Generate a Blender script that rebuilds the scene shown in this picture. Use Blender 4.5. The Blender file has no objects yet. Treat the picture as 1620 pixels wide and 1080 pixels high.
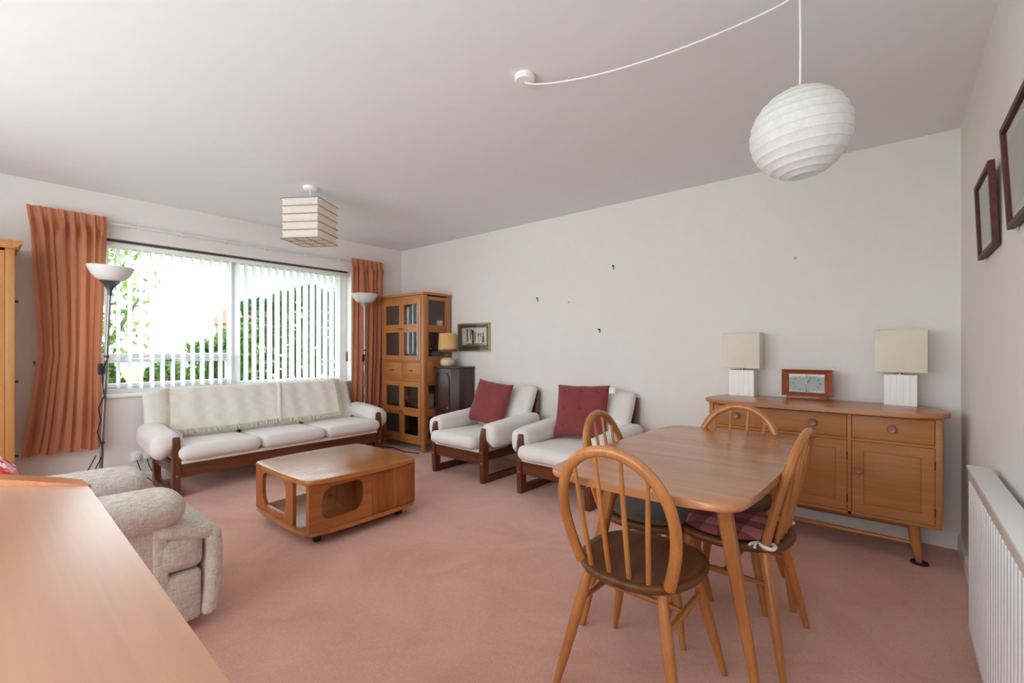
import bpy, bmesh, math, random
from mathutils import Vector, Matrix, Euler, noise as mnoise

random.seed(7)
PI = math.pi
SC = bpy.context.scene
COL = SC.collection

# ------------------------------------------------------------------ camera, sky, light, exposure
cam_d = bpy.data.cameras.new('camera')
cam = bpy.data.objects.new('camera', cam_d)
COL.objects.link(cam)
cam.location = (0, 0, 1.149)
cam.rotation_euler = (PI / 2, 0, math.radians(39.93))
cam_d.sensor_width = 36
cam_d.lens = 724.5 / 1620 * 36
cam_d.shift_y = 10 / 1620
cam_d.clip_start = 0.02
SC.camera = cam

vs = SC.view_settings
vs.view_transform = 'Standard'
vs.look = 'None'
vs.gamma = 1
vs.use_curve_mapping = False
vs.exposure = 0.24
SC.cycles.use_denoising = True
SC.cycles.max_bounces = 14
SC.cycles.diffuse_bounces = 8
SC.cycles.transparent_max_bounces = 24
SC.cycles.sample_clamp_indirect = 8

SKY_STRENGTH = 5.5
world = bpy.data.worlds.new('sky')
SC.world = world
world.use_nodes = True
wn = world.node_tree
wn.nodes.clear()
w_out = wn.nodes.new('ShaderNodeOutputWorld')
w_bg = wn.nodes.new('ShaderNodeBackground')
w_tc = wn.nodes.new('ShaderNodeTexCoord')
w_sep = wn.nodes.new('ShaderNodeSeparateXYZ')
w_ramp = wn.nodes.new('ShaderNodeValToRGB')
w_ramp.color_ramp.elements[0].position = 0.0
w_ramp.color_ramp.elements[0].color = (0.90, 0.95, 1.0, 1)
w_ramp.color_ramp.elements[1].position = 0.8
w_ramp.color_ramp.elements[1].color = (0.80, 0.90, 1.0, 1)
wn.links.new(w_tc.outputs['Generated'], w_sep.inputs[0])
wn.links.new(w_sep.outputs['Z'], w_ramp.inputs[0])
wn.links.new(w_ramp.outputs[0], w_bg.inputs[0])
w_bg.inputs[1].default_value = SKY_STRENGTH
wn.links.new(w_bg.outputs[0], w_out.inputs[0])

sun_d = bpy.data.lights.new('sun', 'SUN')
sun_d.energy = 4.0
sun_d.angle = math.radians(2)
sun_d.color = (1.0, 0.95, 0.86)
sun = bpy.data.objects.new('sun', sun_d)
sun.rotation_euler = Vector((-0.50, -0.22, -0.84)).to_track_quat('-Z', 'Y').to_euler()
COL.objects.link(sun)


def portal(loc, rot, sx, sy):
    d = bpy.data.lights.new('window_portal', 'AREA')
    d.shape = 'RECTANGLE'
    d.size, d.size_y = sx, sy
    d.cycles.is_portal = True
    o = bpy.data.objects.new('window_portal', d)
    o.location = loc
    o.rotation_euler = rot
    COL.objects.link(o)


# room: X -4.92 .. 0.287, Y -1.15 .. 3.64, Z 0 .. 2.4
RX0, RX1, RY0, RY1, RH = -4.92, 0.287, -1.15, 3.64, 2.4
portal((-5.16, 1.77, 1.4), (0, -PI / 2, 0), 1.35, 2.4)
portal((-1.85, -1.37, 1.27), (PI / 2, 0, 0), 4.1, 2.14)


# ------------------------------------------------------------------ node helpers
class NT:
    def __init__(s, name):
        s.m = bpy.data.materials.new(name)
        s.m.use_nodes = True
        s.t = s.m.node_tree
        s.t.nodes.clear()
        s.out = s.n('ShaderNodeOutputMaterial')
        s.p = s.n('ShaderNodeBsdfPrincipled')
        s.t.links.new(s.p.outputs[0], s.out.inputs[0])

    def n(s, typ, **kw):
        x = s.t.nodes.new(typ)
        for k, v in kw.items():
            setattr(x, k, v)
        return x

    def l(s, a, b):
        s.t.links.new(a, b)

    def coord(s, scale=(1, 1, 1), rot=(0, 0, 0), kind='Object'):
        tc = s.n('ShaderNodeTexCoord')
        mp = s.n('ShaderNodeMapping')
        mp.inputs['Scale'].default_value = scale
        mp.inputs['Rotation'].default_value = rot
        s.l(tc.outputs[kind], mp.inputs[0])
        return mp.outputs[0]

    def noise(s, vec, scale, detail=4, rough=0.55, dist=0.0):
        x = s.n('ShaderNodeTexNoise')
        x.inputs['Scale'].default_value = scale
        x.inputs['Detail'].default_value = detail
        x.inputs['Roughness'].default_value = rough
        x.inputs['Distortion'].default_value = dist
        if vec is not None:
            s.l(vec, x.inputs['Vector'])
        return x.outputs['Fac']

    def ramp(s, fac, stops):
        r = s.n('ShaderNodeValToRGB')
        el = r.color_ramp.elements
        while len(el) < len(stops):
            el.new(0.5)
        for e, (p, c) in zip(el, stops):
            e.position = p
            e.color = (*c, 1)
        s.l(fac, r.inputs[0])
        return r.outputs[0]

    def mix(s, fac, a, b, mode='MIX'):
        x = s.n('ShaderNodeMix', data_type='RGBA', blend_type=mode)
        for sock, v in ((x.inputs[0], fac), (x.inputs[6], a), (x.inputs[7], b)):
            if isinstance(v, (int, float)):
                sock.default_value = v
            elif isinstance(v, tuple):
                sock.default_value = (*v, 1)
            else:
                s.l(v, sock)
        return x.outputs[2]

    def math(s, op, a, b=0.0):
        x = s.n('ShaderNodeMath', operation=op)
        for sock, v in ((x.inputs[0], a), (x.inputs[1], b)):
            if isinstance(v, (int, float)):
                sock.default_value = v
            else:
                s.l(v, sock)
        return x.outputs[0]

    def bump(s, h, strength=0.3, dist=0.002):
        b = s.n('ShaderNodeBump')
        b.inputs['Strength'].default_value = strength
        b.inputs['Distance'].default_value = dist
        s.l(h, b.inputs['Height'])
        s.l(b.outputs[0], s.p.inputs['Normal'])

    def set(s, **kw):
        for k, v in kw.items():
            k = k.replace('_', ' ')
            if isinstance(v, tuple) and len(v) == 3:
                v = (*v, 1)
            s.p.inputs[k].default_value = v


def plain(name, col, rough=0.5, metal=0.0, spec=0.5, vary=0.04, bump=0.0, bscale=60):
    t = NT(name)
    t.set(Roughness=rough, Metallic=metal)
    t.p.inputs['Specular IOR Level'].default_value = spec
    v = t.coord()
    f = t.noise(v, 9, 3)
    lo = tuple(c * (1 - vary) for c in col)
    hi = tuple(min(1, c * (1 + vary)) for c in col)
    t.l(t.ramp(f, [(0.3, lo), (0.7, hi)]), t.p.inputs['Base Color'])
    if bump:
        t.bump(t.noise(v, bscale, 3), bump, 0.002)
    return t.m


def wood(name, light, dark, axis=0, rough=0.35, grain=1.0, planks=None, coat=0.15, spec=0.5, croughness=0.25, bump=0.08):
    """grain runs along `axis`; planks=(axis, width) tints glued boards."""
    t = NT(name)
    t.set(Roughness=rough)
    t.p.inputs['Coat Weight'].default_value = coat
    t.p.inputs['Coat Roughness'].default_value = croughness
    t.p.inputs['Specular IOR Level'].default_value = spec
    sc = [11 * grain] * 3
    sc[axis] = 0.9 * grain
    v = t.coord(tuple(sc))
    a = t.noise(v, 1.6, 5, 0.6, 0.8)
    sc2 = [90 * grain] * 3
    sc2[axis] = 3 * grain
    b = t.noise(t.coord(tuple(sc2)), 1.5, 3, 0.6)
    mid = tuple((p + q) / 2 for p, q in zip(light, dark))
    c = t.ramp(a, [(0.28, dark), (0.5, mid), (0.72, light)])
    fine = t.ramp(b, [(0.35, (0.80, 0.78, 0.75)), (0.65, (1.06, 1.06, 1.06))])
    c = t.mix(0.55, c, fine, 'MULTIPLY')
    if planks:
        ax, w = planks
        tc = t.n('ShaderNodeTexCoord')
        sp = t.n('ShaderNodeSeparateXYZ')
        t.l(tc.outputs['Object'], sp.inputs[0])
        q = t.math('FLOOR', t.math('MULTIPLY', sp.outputs[ax], 1 / w))
        wnz = t.n('ShaderNodeTexWhiteNoise', noise_dimensions='1D')
        t.l(q, wnz.inputs['W'])
        tint = t.ramp(wnz.outputs['Value'], [(0.0, (0.80, 0.76, 0.74)), (0.5, (1, 1, 1)), (1.0, (1.13, 1.10, 1.02))])
        c = t.mix(1.0, c, tint, 'MULTIPLY')
    t.l(c, t.p.inputs['Base Color'])
    t.bump(b, bump, 0.001)
    return t.m


def fabric(name, a, b, scale=700, rough=0.95, bump=0.35, big=6, translucent=0.0, stripes=None):
    t = NT(name)
    t.set(Roughness=rough)
    t.p.inputs['Specular IOR Level'].default_value = 0.15
    t.p.inputs['Sheen Weight'].default_value = 0.15
    v = t.coord()
    f = t.noise(v, scale, 2)
    g = t.noise(v, big, 3)
    c = t.ramp(f, [(0.3, a), (0.7, b)])
    c = t.mix(0.5, c, t.ramp(g, [(0.3, (0.9, 0.9, 0.9)), (0.7, (1.05, 1.05, 1.05))]), 'MULTIPLY')
    h = f
    if stripes:
        ax, freq, amt = stripes
        tc = t.n('ShaderNodeTexCoord')
        sp = t.n('ShaderNodeSeparateXYZ')
        t.l(tc.outputs['Object'], sp.inputs[0])
        h = t.math('SINE', t.math('MULTIPLY', sp.outputs[ax], freq * 2 * PI))
        c = t.mix(amt, c, t.ramp(h, [(0.0, (0.82, 0.80, 0.80)), (1.0, (1.05, 1.05, 1.05))]), 'MULTIPLY')
    t.l(c, t.p.inputs['Base Color'])
    t.bump(h, bump, 0.0015)
    if translucent:
        tr = t.n('ShaderNodeBsdfTranslucent')
        t.l(c, tr.inputs[0])
        mx = t.n('ShaderNodeMixShader')
        mx.inputs[0].default_value = translucent
        t.l(t.p.outputs[0], mx.inputs[1])
        t.l(tr.outputs[0], mx.inputs[2])
        t.l(mx.outputs[0], t.out.inputs[0])
    return t.m


def glass(name, tint=(1, 1, 1), refl=0.08):
    t = NT(name)
    t.t.nodes.remove(t.p)
    tr = t.n('ShaderNodeBsdfTransparent')
    tr.inputs[0].default_value = (*tint, 1)
    gl = t.n('ShaderNodeBsdfGlossy')
    gl.inputs['Roughness'].default_value = 0.02
    lw = t.n('ShaderNodeLayerWeight')
    lw.inputs[0].default_value = 0.5
    f = t.math('ADD', t.math('MULTIPLY', t.math('POWER', lw.outputs['Facing'], 4.0), 0.6), refl * 0.6)
    mx = t.n('ShaderNodeMixShader')
    t.l(f, mx.inputs[0])
    t.l(tr.outputs[0], mx.inputs[1])
    t.l(gl.outputs[0], mx.inputs[2])
    t.l(mx.outputs[0], t.out.inputs[0])
    return t.m


MT = {}
MT['wall'] = plain('wall_paint', (0.76, 0.725, 0.69), 0.85, spec=0.2, vary=0.012, bump=0.05, bscale=300)
MT['ceiling'] = plain('ceiling_paint', (0.775, 0.785, 0.81), 0.9, spec=0.15, vary=0.01, bump=0.05, bscale=200)
MT['trim'] = plain('white_gloss_paint', (0.80, 0.78, 0.75), 0.35, vary=0.01)
MT['upvc'] = plain('window_frame_white', (0.82, 0.84, 0.86), 0.3, vary=0.01)
MT['white'] = plain('white_plastic', (0.82, 0.81, 0.79), 0.35, vary=0.01)
MT['enamel'] = plain('white_enamel', (0.80, 0.81, 0.83), 0.3, vary=0.01)
MT['carpet_reflection'] = plain('radiator_carpet_reflection', (0.62, 0.53, 0.47), 0.5)  # carpet reflection on the white enamel, painted as beige
MT['black'] = plain('black_plastic', (0.012, 0.012, 0.014), 0.4)
MT['blackhole'] = plain('black_rubber', (0.008, 0.008, 0.008), 0.7)
MT['steel'] = plain('brushed_steel', (0.45, 0.46, 0.47), 0.28, metal=1.0)
MT['greymetal'] = plain('dark_grey_metal', (0.10, 0.10, 0.115), 0.4, metal=0.6)
MT['silvermetal'] = plain('pale_grey_metal', (0.42, 0.44, 0.47), 0.4, metal=0.5)
MT['pole'] = plain('grey_pole', (0.26, 0.27, 0.27), 0.3, metal=0.8)
MT['track'] = plain('white_track', (0.62, 0.64, 0.66), 0.35)
MT['brass'] = plain('antique_brass', (0.45, 0.32, 0.14), 0.35, metal=0.9)
MT['glass'] = glass('clear_glass', (0.97, 0.98, 0.97), 0.06)
MT['cabglass'] = glass('cabinet_glass', (0.88, 0.87, 0.86), 0.07)
MT['bowl'] = fabric('frosted_glass', (0.80, 0.79, 0.76), (0.82, 0.81, 0.78), 20, 0.35, 0.0, translucent=0.25)

BE1, BE2 = (0.53, 0.215, 0.062), (0.37, 0.130, 0.032)      # waxed elm
for ax, nm in ((0, 'x'), (1, 'y'), (2, 'z')):
    MT['elm_' + nm] = wood('waxed_elm_' + nm, BE1, BE2, ax, 0.30)
MT['elm_top'] = wood('elm_table_top', (0.56, 0.25, 0.105), (0.42, 0.165, 0.060), 0, 0.27, 0.8, planks=(1, 0.13), coat=0.4, bump=0.012)
MT['seat'] = wood('worn_dark_elm', (0.19, 0.072, 0.022), (0.075, 0.026, 0.009), 1, 0.45, 0.9, coat=0.05, spec=0.35)
MT['side_x'] = wood('sideboard_beech_x', (0.47, 0.20, 0.066), (0.40, 0.16, 0.049), 0, 0.5, 0.7, coat=0.05, spec=0.3)
MT['side_top'] = wood('sideboard_top_elm', (0.50, 0.20, 0.065), (0.34, 0.12, 0.036), 0, 0.30, 0.8)
MT['knob'] = wood('dark_wood_knob', (0.33, 0.15, 0.07), (0.22, 0.09, 0.04), 0, 0.35, 2)
MT['teak_top'] = wood('teak_top', (0.50, 0.205, 0.048), (0.36, 0.125, 0.026), 1, 0.24, 0.9, planks=(0, 0.19), coat=0.7, bump=0.012)
MT['teak_z'] = wood('teak_upright', (0.48, 0.150, 0.032), (0.23, 0.060, 0.013), 2, 0.34, 0.75, spec=0.4)
MT['teak_y'] = wood('teak_rail', (0.46, 0.155, 0.034), (0.27, 0.075, 0.016), 1, 0.30, 0.75)
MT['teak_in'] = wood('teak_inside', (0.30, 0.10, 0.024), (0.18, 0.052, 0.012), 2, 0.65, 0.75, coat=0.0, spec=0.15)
MT['rose_z'] = wood('dark_afrormosia_z', (0.17, 0.046, 0.014), (0.075, 0.018, 0.006), 2, 0.32, 1.0)
MT['rose_x'] = wood('dark_afrormosia_x', (0.17, 0.046, 0.014), (0.075, 0.018, 0.006), 0, 0.32, 1.0)
MT['rose_y'] = wood('dark_afrormosia_y', (0.15, 0.040, 0.013), (0.065, 0.016, 0.006), 1, 0.32, 1.0)
MT['oak_z'] = wood('honey_oak_z', (0.50, 0.205, 0.062), (0.41, 0.15, 0.040), 2, 0.38, 0.8)
MT['oak_x'] = wood('honey_oak_x', (0.50, 0.205, 0.062), (0.41, 0.15, 0.040), 0, 0.38, 0.8)
MT['oak_side'] = wood('honey_oak_side', (0.45, 0.17, 0.05), (0.36, 0.125, 0.034), 2, 0.38, 0.8)
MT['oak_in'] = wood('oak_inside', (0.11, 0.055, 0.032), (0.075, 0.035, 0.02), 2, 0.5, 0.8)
MT['mahog'] = wood('dark_mahogany', (0.060, 0.020, 0.014), (0.028, 0.009, 0.007), 2, 0.28, 1)
MT['pine'] = wood('warm_pine', (0.52, 0.25, 0.075), (0.42, 0.17, 0.045), 2, 0.40, 0.7)
MT['desk'] = wood('cherry_desk', (0.56, 0.235, 0.085), (0.49, 0.19, 0.065), 0, 0.42, 0.5, spec=1.0, coat=1.0, croughness=0.36, bump=0.01)
MT['desk'].node_tree.nodes['Principled BSDF'].inputs['Coat IOR'].default_value = 2.2
MT['deskedge'] = wood('cherry_desk_edge', (0.50, 0.16, 0.036), (0.40, 0.115, 0.024), 1, 0.3, 0.5, coat=1.0)
MT['clockwood'] = wood('red_clock_wood', (0.33, 0.085, 0.026), (0.22, 0.050, 0.015), 0, 0.3, 1.2)
MT['framewood'] = wood('red_brown_frame', (0.12, 0.034, 0.022), (0.06, 0.017, 0.012), 1, 0.5, 1.5, coat=0, spec=0.25)

MT['cream'] = fabric('cream_upholstery', (0.72, 0.685, 0.645), (0.80, 0.765, 0.73), 500, bump=0.25)
MT['webbing'] = fabric('white_webbing', (0.74, 0.70, 0.62), (0.80, 0.76, 0.68), 400, bump=0.1)
MT['red'] = fabric('dusky_red_fabric', (0.20, 0.042, 0.044), (0.27, 0.062, 0.062), 400, bump=0.3, big=12)
t = NT('oatmeal_weave')
t.set(Roughness=.95)
t.p.inputs['Specular IOR Level'].default_value = .1
wa = t.noise(t.coord((30, 30, 420)), 1.0, 3, .6)
wb = t.noise(t.coord((240, 240, 25)), 1.0, 3, .6)
ww = t.math('ADD', t.math('MULTIPLY', wa, .55), t.math('MULTIPLY', wb, .45))
t.l(t.ramp(ww, [(.34, (.40, .34, .29)), (.5, (.62, .56, .50)), (.66, (.76, .71, .65))]), t.p.inputs['Base Color'])
t.bump(ww, .6, .003)
MT['oatmeal'] = t.m
MT['curtain'] = fabric('terracotta_curtain', (0.60, 0.25, 0.135), (0.71, 0.315, 0.175), 500, bump=0.25, translucent=0.34, stripes=(2, 75, 0.35))
MT['slat'] = fabric('white_blind_fabric', (0.84, 0.85, 0.86), (0.90, 0.91, 0.92), 300, bump=0.05, translucent=0.18)
MT['shade'] = fabric('ivory_linen_shade', (0.84, 0.775, 0.66), (0.89, 0.83, 0.73), 600, bump=0.2, translucent=0.2)
MT['amber'] = fabric('amber_shade', (0.42, 0.24, 0.085), (0.50, 0.30, 0.11), 300, bump=0.1, translucent=0.2)
MT['paper'] = fabric('white_paper', (0.86, 0.88, 0.89), (0.90, 0.91, 0.92), 60, bump=0.15, big=30, translucent=0.35)
MT['paper_cream'] = fabric('cream_paper', (0.85, 0.79, 0.70), (0.89, 0.83, 0.76), 90, bump=0.1, translucent=0.35)
MT['wire'] = plain('brown_wire', (0.16, 0.085, 0.05), 0.5)
MT['wire_light'] = plain('pale_wire', (0.70, 0.68, 0.64), 0.5)
MT['greypad'] = fabric('grey_seat_pad', (0.085, 0.068, 0.048), (0.12, 0.10, 0.075), 300, bump=0.3)
MT['mint'] = plain('mug_glaze', (0.82, 0.82, 0.80), 0.25)
MT['pebble'] = plain('cream_glaze', (0.66, 0.55, 0.38), 0.2, vary=0.15)
MT['darkbrown'] = plain('dark_brown_glaze', (0.07, 0.03, 0.018), 0.3)
MT['pewter'] = plain('pewter', (0.30, 0.30, 0.31), 0.3, metal=0.9)
MT['smoke'] = glass('smoked_glass', (0.75, 0.78, 0.76), 0.1)

# carpet
t = NT('pink_carpet')
t.set(Roughness=1.0)
t.p.inputs['Specular IOR Level'].default_value = 0.05
t.p.inputs['Sheen Weight'].default_value = 0.25
v = t.coord()
f1, f2, f3 = t.noise(v, 170, 4, 0.8), t.noise(v, 1.9, 5, 0.65, 0.8), t.noise(v, 45, 4, 0.75)
c = t.ramp(f1, [(0.25, (0.55, 0.280, 0.208)), (0.75, (0.83, 0.490, 0.395))])
c = t.mix(0.75, c, t.ramp(f2, [(0.32, (0.84, 0.74, 0.71)), (0.68, (1.06, 1.10, 1.10))]), 'MULTIPLY')
c = t.mix(0.5, c, t.ramp(f3, [(0.3, (0.86, 0.85, 0.84)), (0.7, (1.10, 1.10, 1.10))]), 'MULTIPLY')
t.l(c, t.p.inputs['Base Color'])
t.bump(f1, 0.6, 0.004)
MT['carpet'] = t.m

# jacquard throw: woven check
t = NT('cream_throw')
t.set(Roughness=0.95)
t.p.inputs['Specular IOR Level'].default_value = 0.1
ck = t.n('ShaderNodeTexChecker')
ck.inputs['Scale'].default_value = 16
t.l(t.coord((1, 1, 1), (0, 0, 0)), ck.inputs[0])
ck.inputs[1].default_value = (0.85, 0.815, 0.74, 1)
ck.inputs[2].default_value = (0.82, 0.78, 0.70, 1)
nz = t.noise(t.coord(), 350, 3)
t.l(t.mix(0.4, ck.outputs[0], t.ramp(nz, [(0.3, (0.85, 0.85, 0.85)), (0.7, (1.08, 1.08, 1.08))]), 'MULTIPLY'), t.p.inputs['Base Color'])
t.bump(nz, 0.4, 0.002)
MT['throw'] = t.m

MT['fringe'] = fabric('ivory_fringe', (0.66, 0.60, 0.45), (0.80, 0.75, 0.61), 200, bump=0.3)

# red check seat pad
t = NT('red_check_pad')
t.set(Roughness=0.95)
tc = t.n('ShaderNodeTexCoord')
sp = t.n('ShaderNodeSeparateXYZ')
t.l(tc.outputs['Object'], sp.inputs[0])
fx = t.math('GREATER_THAN', t.math('FRACT', t.math('MULTIPLY', sp.outputs[0], 7.5)), 0.5)
fy = t.math('GREATER_THAN', t.math('FRACT', t.math('MULTIPLY', sp.outputs[1], 7.5)), 0.5)
s = t.math('MULTIPLY', t.math('ADD', fx, fy), 0.5)
t.l(t.ramp(s, [(0.0, (0.48, 0.20, 0.19)), (0.5, (0.27, 0.075, 0.075)), (1.0, (0.15, 0.028, 0.03))]), t.p.inputs['Base Color'])
t.bump(t.noise(t.coord(), 300, 2), 0.3, 0.002)
MT['check'] = t.m

# brick wall far outside
t = NT('red_brick')
t.set(Roughness=0.9)
br = t.n('ShaderNodeTexBrick')
br.inputs['Color1'].default_value = (0.42, 0.20, 0.15, 1)
br.inputs['Color2'].default_value = (0.52, 0.27, 0.20, 1)
br.inputs['Mortar'].default_value = (0.55, 0.5, 0.45, 1)
br.inputs['Scale'].default_value = 4
t.l(t.coord((1, 1, 1), (PI / 2, 0, PI / 2)), br.inputs[0])
t.l(br.outputs[0], t.p.inputs['Base Color'])
MT['brick'] = t.m


def leafmat(name, a, b):
    t = NT(name)
    t.set(Roughness=0.5)
    oi = t.n('ShaderNodeNewGeometry')
    c = t.ramp(oi.outputs['Random Per Island'], [(0.0, a), (1.0, b)])
    t.l(c, t.p.inputs['Base Color'])
    tr = t.n('ShaderNodeBsdfTranslucent')
    t.l(c, tr.inputs[0])
    mx = t.n('ShaderNodeMixShader')
    mx.inputs[0].default_value = 0.3
    t.l(t.p.outputs[0], mx.inputs[1])
    t.l(tr.outputs[0], mx.inputs[2])
    t.l(mx.outputs[0], t.out.inputs[0])
    return t.m


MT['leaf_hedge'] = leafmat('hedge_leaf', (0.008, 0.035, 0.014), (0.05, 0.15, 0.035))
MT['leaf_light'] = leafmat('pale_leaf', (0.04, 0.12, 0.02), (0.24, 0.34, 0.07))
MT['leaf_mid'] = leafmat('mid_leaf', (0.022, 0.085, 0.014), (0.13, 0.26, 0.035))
MT['bark'] = plain('bark', (0.12, 0.085, 0.06), 0.9, vary=0.3)
MT['grass'] = plain('grass', (0.12, 0.20, 0.05), 0.9, vary=0.3)


# ------------------------------------------------------------------ mesh helpers
def new():
    return bmesh.new()


def ob(name, bm, m, parent=None, angle=40, kind=None, label=None, loc=None, rot=None):
    me = bpy.data.meshes.new(name)
    bmesh.ops.recalc_face_normals(bm, faces=bm.faces)
    bm.to_mesh(me)
    bm.free()
    for mm in (m if isinstance(m, (list, tuple)) else [m]):
        me.materials.append(mm)
    if angle:
        for p in me.polygons:
            p.use_smooth = True
        me.set_sharp_from_angle(angle=math.radians(angle))
    o = bpy.data.objects.new(name, me)
    COL.objects.link(o)
    if parent:
        o.parent = parent
    if kind:
        o['kind'] = kind
    if label:
        o['label'] = label
    if loc:
        o.location = loc
    if rot:
        o.rotation_euler = rot
    return o


def thing(name, label, cat, loc=(0, 0, 0), rz=0.0, group=None):
    o = bpy.data.objects.new(name, None)
    o.empty_display_size = 0.05
    COL.objects.link(o)
    o.location = loc
    o.rotation_euler = (0, 0, rz)
    return tag(o, label, cat, group)


def tag(o, label, cat, group=None):
    o['label'] = label
    o['category'] = cat
    if group:
        o['group'] = group
    return o


def dup(root, label, loc, rz, group=None):
    r = root.copy()
    COL.objects.link(r)
    r.location = loc
    r.rotation_euler = (0, 0, rz)
    r['label'] = label
    if group:
        r['group'] = group
    for ch in list(root.children):
        c = ch.copy()
        COL.objects.link(c)
        c.parent = r
        for g in list(ch.children):
            d = g.copy()
            COL.objects.link(d)
            d.parent = c
    return r


def box(bm, x0, x1, y0, y1, z0, z1, bev=0.0, seg=2, M=None):
    co = [(x, y, z) for x in (x0, x1) for y in (y0, y1) for z in (z0, z1)]
    vs_ = [bm.verts.new(c) for c in co]
    fs = []
    for q in ((0, 1, 3, 2), (4, 6, 7, 5), (0, 4, 5, 1), (2, 3, 7, 6), (0, 2, 6, 4), (1, 5, 7, 3)):
        fs.append(bm.faces.new([vs_[i] for i in q]))
    if M is not None:
        for v_ in vs_:
            v_.co = M @ v_.co
    if bev:
        ed = list({e for f in fs for e in f.edges})
        bmesh.ops.bevel(bm, geom=ed, offset=bev, segments=seg, affect='EDGES', profile=0.5)
    return bm


def prism(bm, pts, w0, w1, fn=lambda u, v, w: (u, v, w), bev=0.0, seg=2):
    """outline pts (u,v) extruded w0..w1."""
    a = [bm.verts.new(fn(u, v, w0)) for u, v in pts]
    b = [bm.verts.new(fn(u, v, w1)) for u, v in pts]
    n = len(pts)
    fa = bm.faces.new(a)
    fb = bm.faces.new(b[::-1])
    for i in range(n):
        bm.faces.new((a[i], b[i], b[(i + 1) % n], a[(i + 1) % n]))
    if bev:
        ed = list(fa.edges) + list(fb.edges)
        bmesh.ops.bevel(bm, geom=ed, offset=bev, segments=seg, affect='EDGES', profile=0.5)
    return bm


XZ = lambda u, v, w: (u, w, v)
YZ = lambda u, v, w: (w, u, v)


def frame_ring(bm, outer, inner, w0, w1, fn):
    """flat frame between two outlines with the same number of points."""
    n = len(outer)
    A = [bm.verts.new(fn(u, v, w0)) for u, v in outer]
    B = [bm.verts.new(fn(u, v, w1)) for u, v in outer]
    Cc = [bm.verts.new(fn(u, v, w0)) for u, v in inner]
    D = [bm.verts.new(fn(u, v, w1)) for u, v in inner]
    for i in range(n):
        j = (i + 1) % n
        bm.faces.new((A[i], A[j], B[j], B[i]))
        bm.faces.new((Cc[i], D[i], D[j], Cc[j]))
        bm.faces.new((A[i], Cc[i], Cc[j], A[j]))
        bm.faces.new((B[i], B[j], D[j], D[i]))
    return bm


def rrect(x0, x1, y0, y1, r, n=5):
    if not isinstance(r, (list, tuple)):
        r = [r] * 4
    P = []
    for (cx, cy, a0, rr) in ((x1 - r[0], y0 + r[0], -90, r[0]), (x1 - r[1], y1 - r[1], 0, r[1]), (x0 + r[2], y1 - r[2], 90, r[2]), (x0 + r[3], y0 + r[3], 180, r[3])):
        for k in range(n + 1):
            a = math.radians(a0 + 90 * k / n)
            P.append((cx + rr * math.cos(a), cy + rr * math.sin(a)))
    return P


def tube(bm, pts, r, n=8, ry=None, nrm=None, cap=True, closed=False):
    """sweep; r float or per-point list; nrm fixes the section's second axis (radius ry)."""
    P = [Vector(p) for p in pts]
    m = len(P)
    R = r if isinstance(r, (list, tuple)) else [r] * m
    RY = R if ry is None else (ry if isinstance(ry, (list, tuple)) else [ry] * m)
    rings = []
    up = None
    for i, p in enumerate(P):
        if closed:
            d = (P[(i + 1) % m] - P[i - 1]).normalized()
        else:
            d = (P[min(i + 1, m - 1)] - P[max(i - 1, 0)]).normalized()
        if nrm is not None:
            b = Vector(nrm)
        elif up is None:
            b = Vector((0, 0, 1)) if abs(d.z) < 0.9 else Vector((1, 0, 0))
        else:
            b = up
        b = (b - d * b.dot(d)).normalized()
        up = b
        a = d.cross(b).normalized()
        rings.append([bm.verts.new(p + a * (R[i] * math.cos(2 * PI * k / n)) + b * (RY[i] * math.sin(2 * PI * k / n))) for k in range(n)])
    cnt = m if closed else m - 1
    for i in range(cnt):
        A, B = rings[i], rings[(i + 1) % m]
        for k in range(n):
            bm.faces.new((A[k], A[(k + 1) % n], B[(k + 1) % n], B[k]))
    if cap and not closed:
        bm.faces.new(rings[0][::-1])
        bm.faces.new(rings[-1])
    return bm


def lathe(bm, prof, n=24, c=(0, 0, 0), M=None, cap=True):
    rings = []
    for r, z in prof:
        rings.append([bm.verts.new(Vector((c[0] + r * math.cos(2 * PI * k / n), c[1] + r * math.sin(2 * PI * k / n), c[2] + z))) for k in range(n)])
    allv = [v_ for q in rings for v_ in q]
    for i in range(len(rings) - 1):
        for k in range(n):
            bm.faces.new((rings[i][k], rings[i][(k + 1) % n], rings[i + 1][(k + 1) % n], rings[i + 1][k]))
    if cap:
        bm.faces.new(rings[0][::-1])
        bm.faces.new(rings[-1])
    if M is not None:
        for v_ in allv:
            v_.co = M @ v_.co
    return bm


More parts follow.
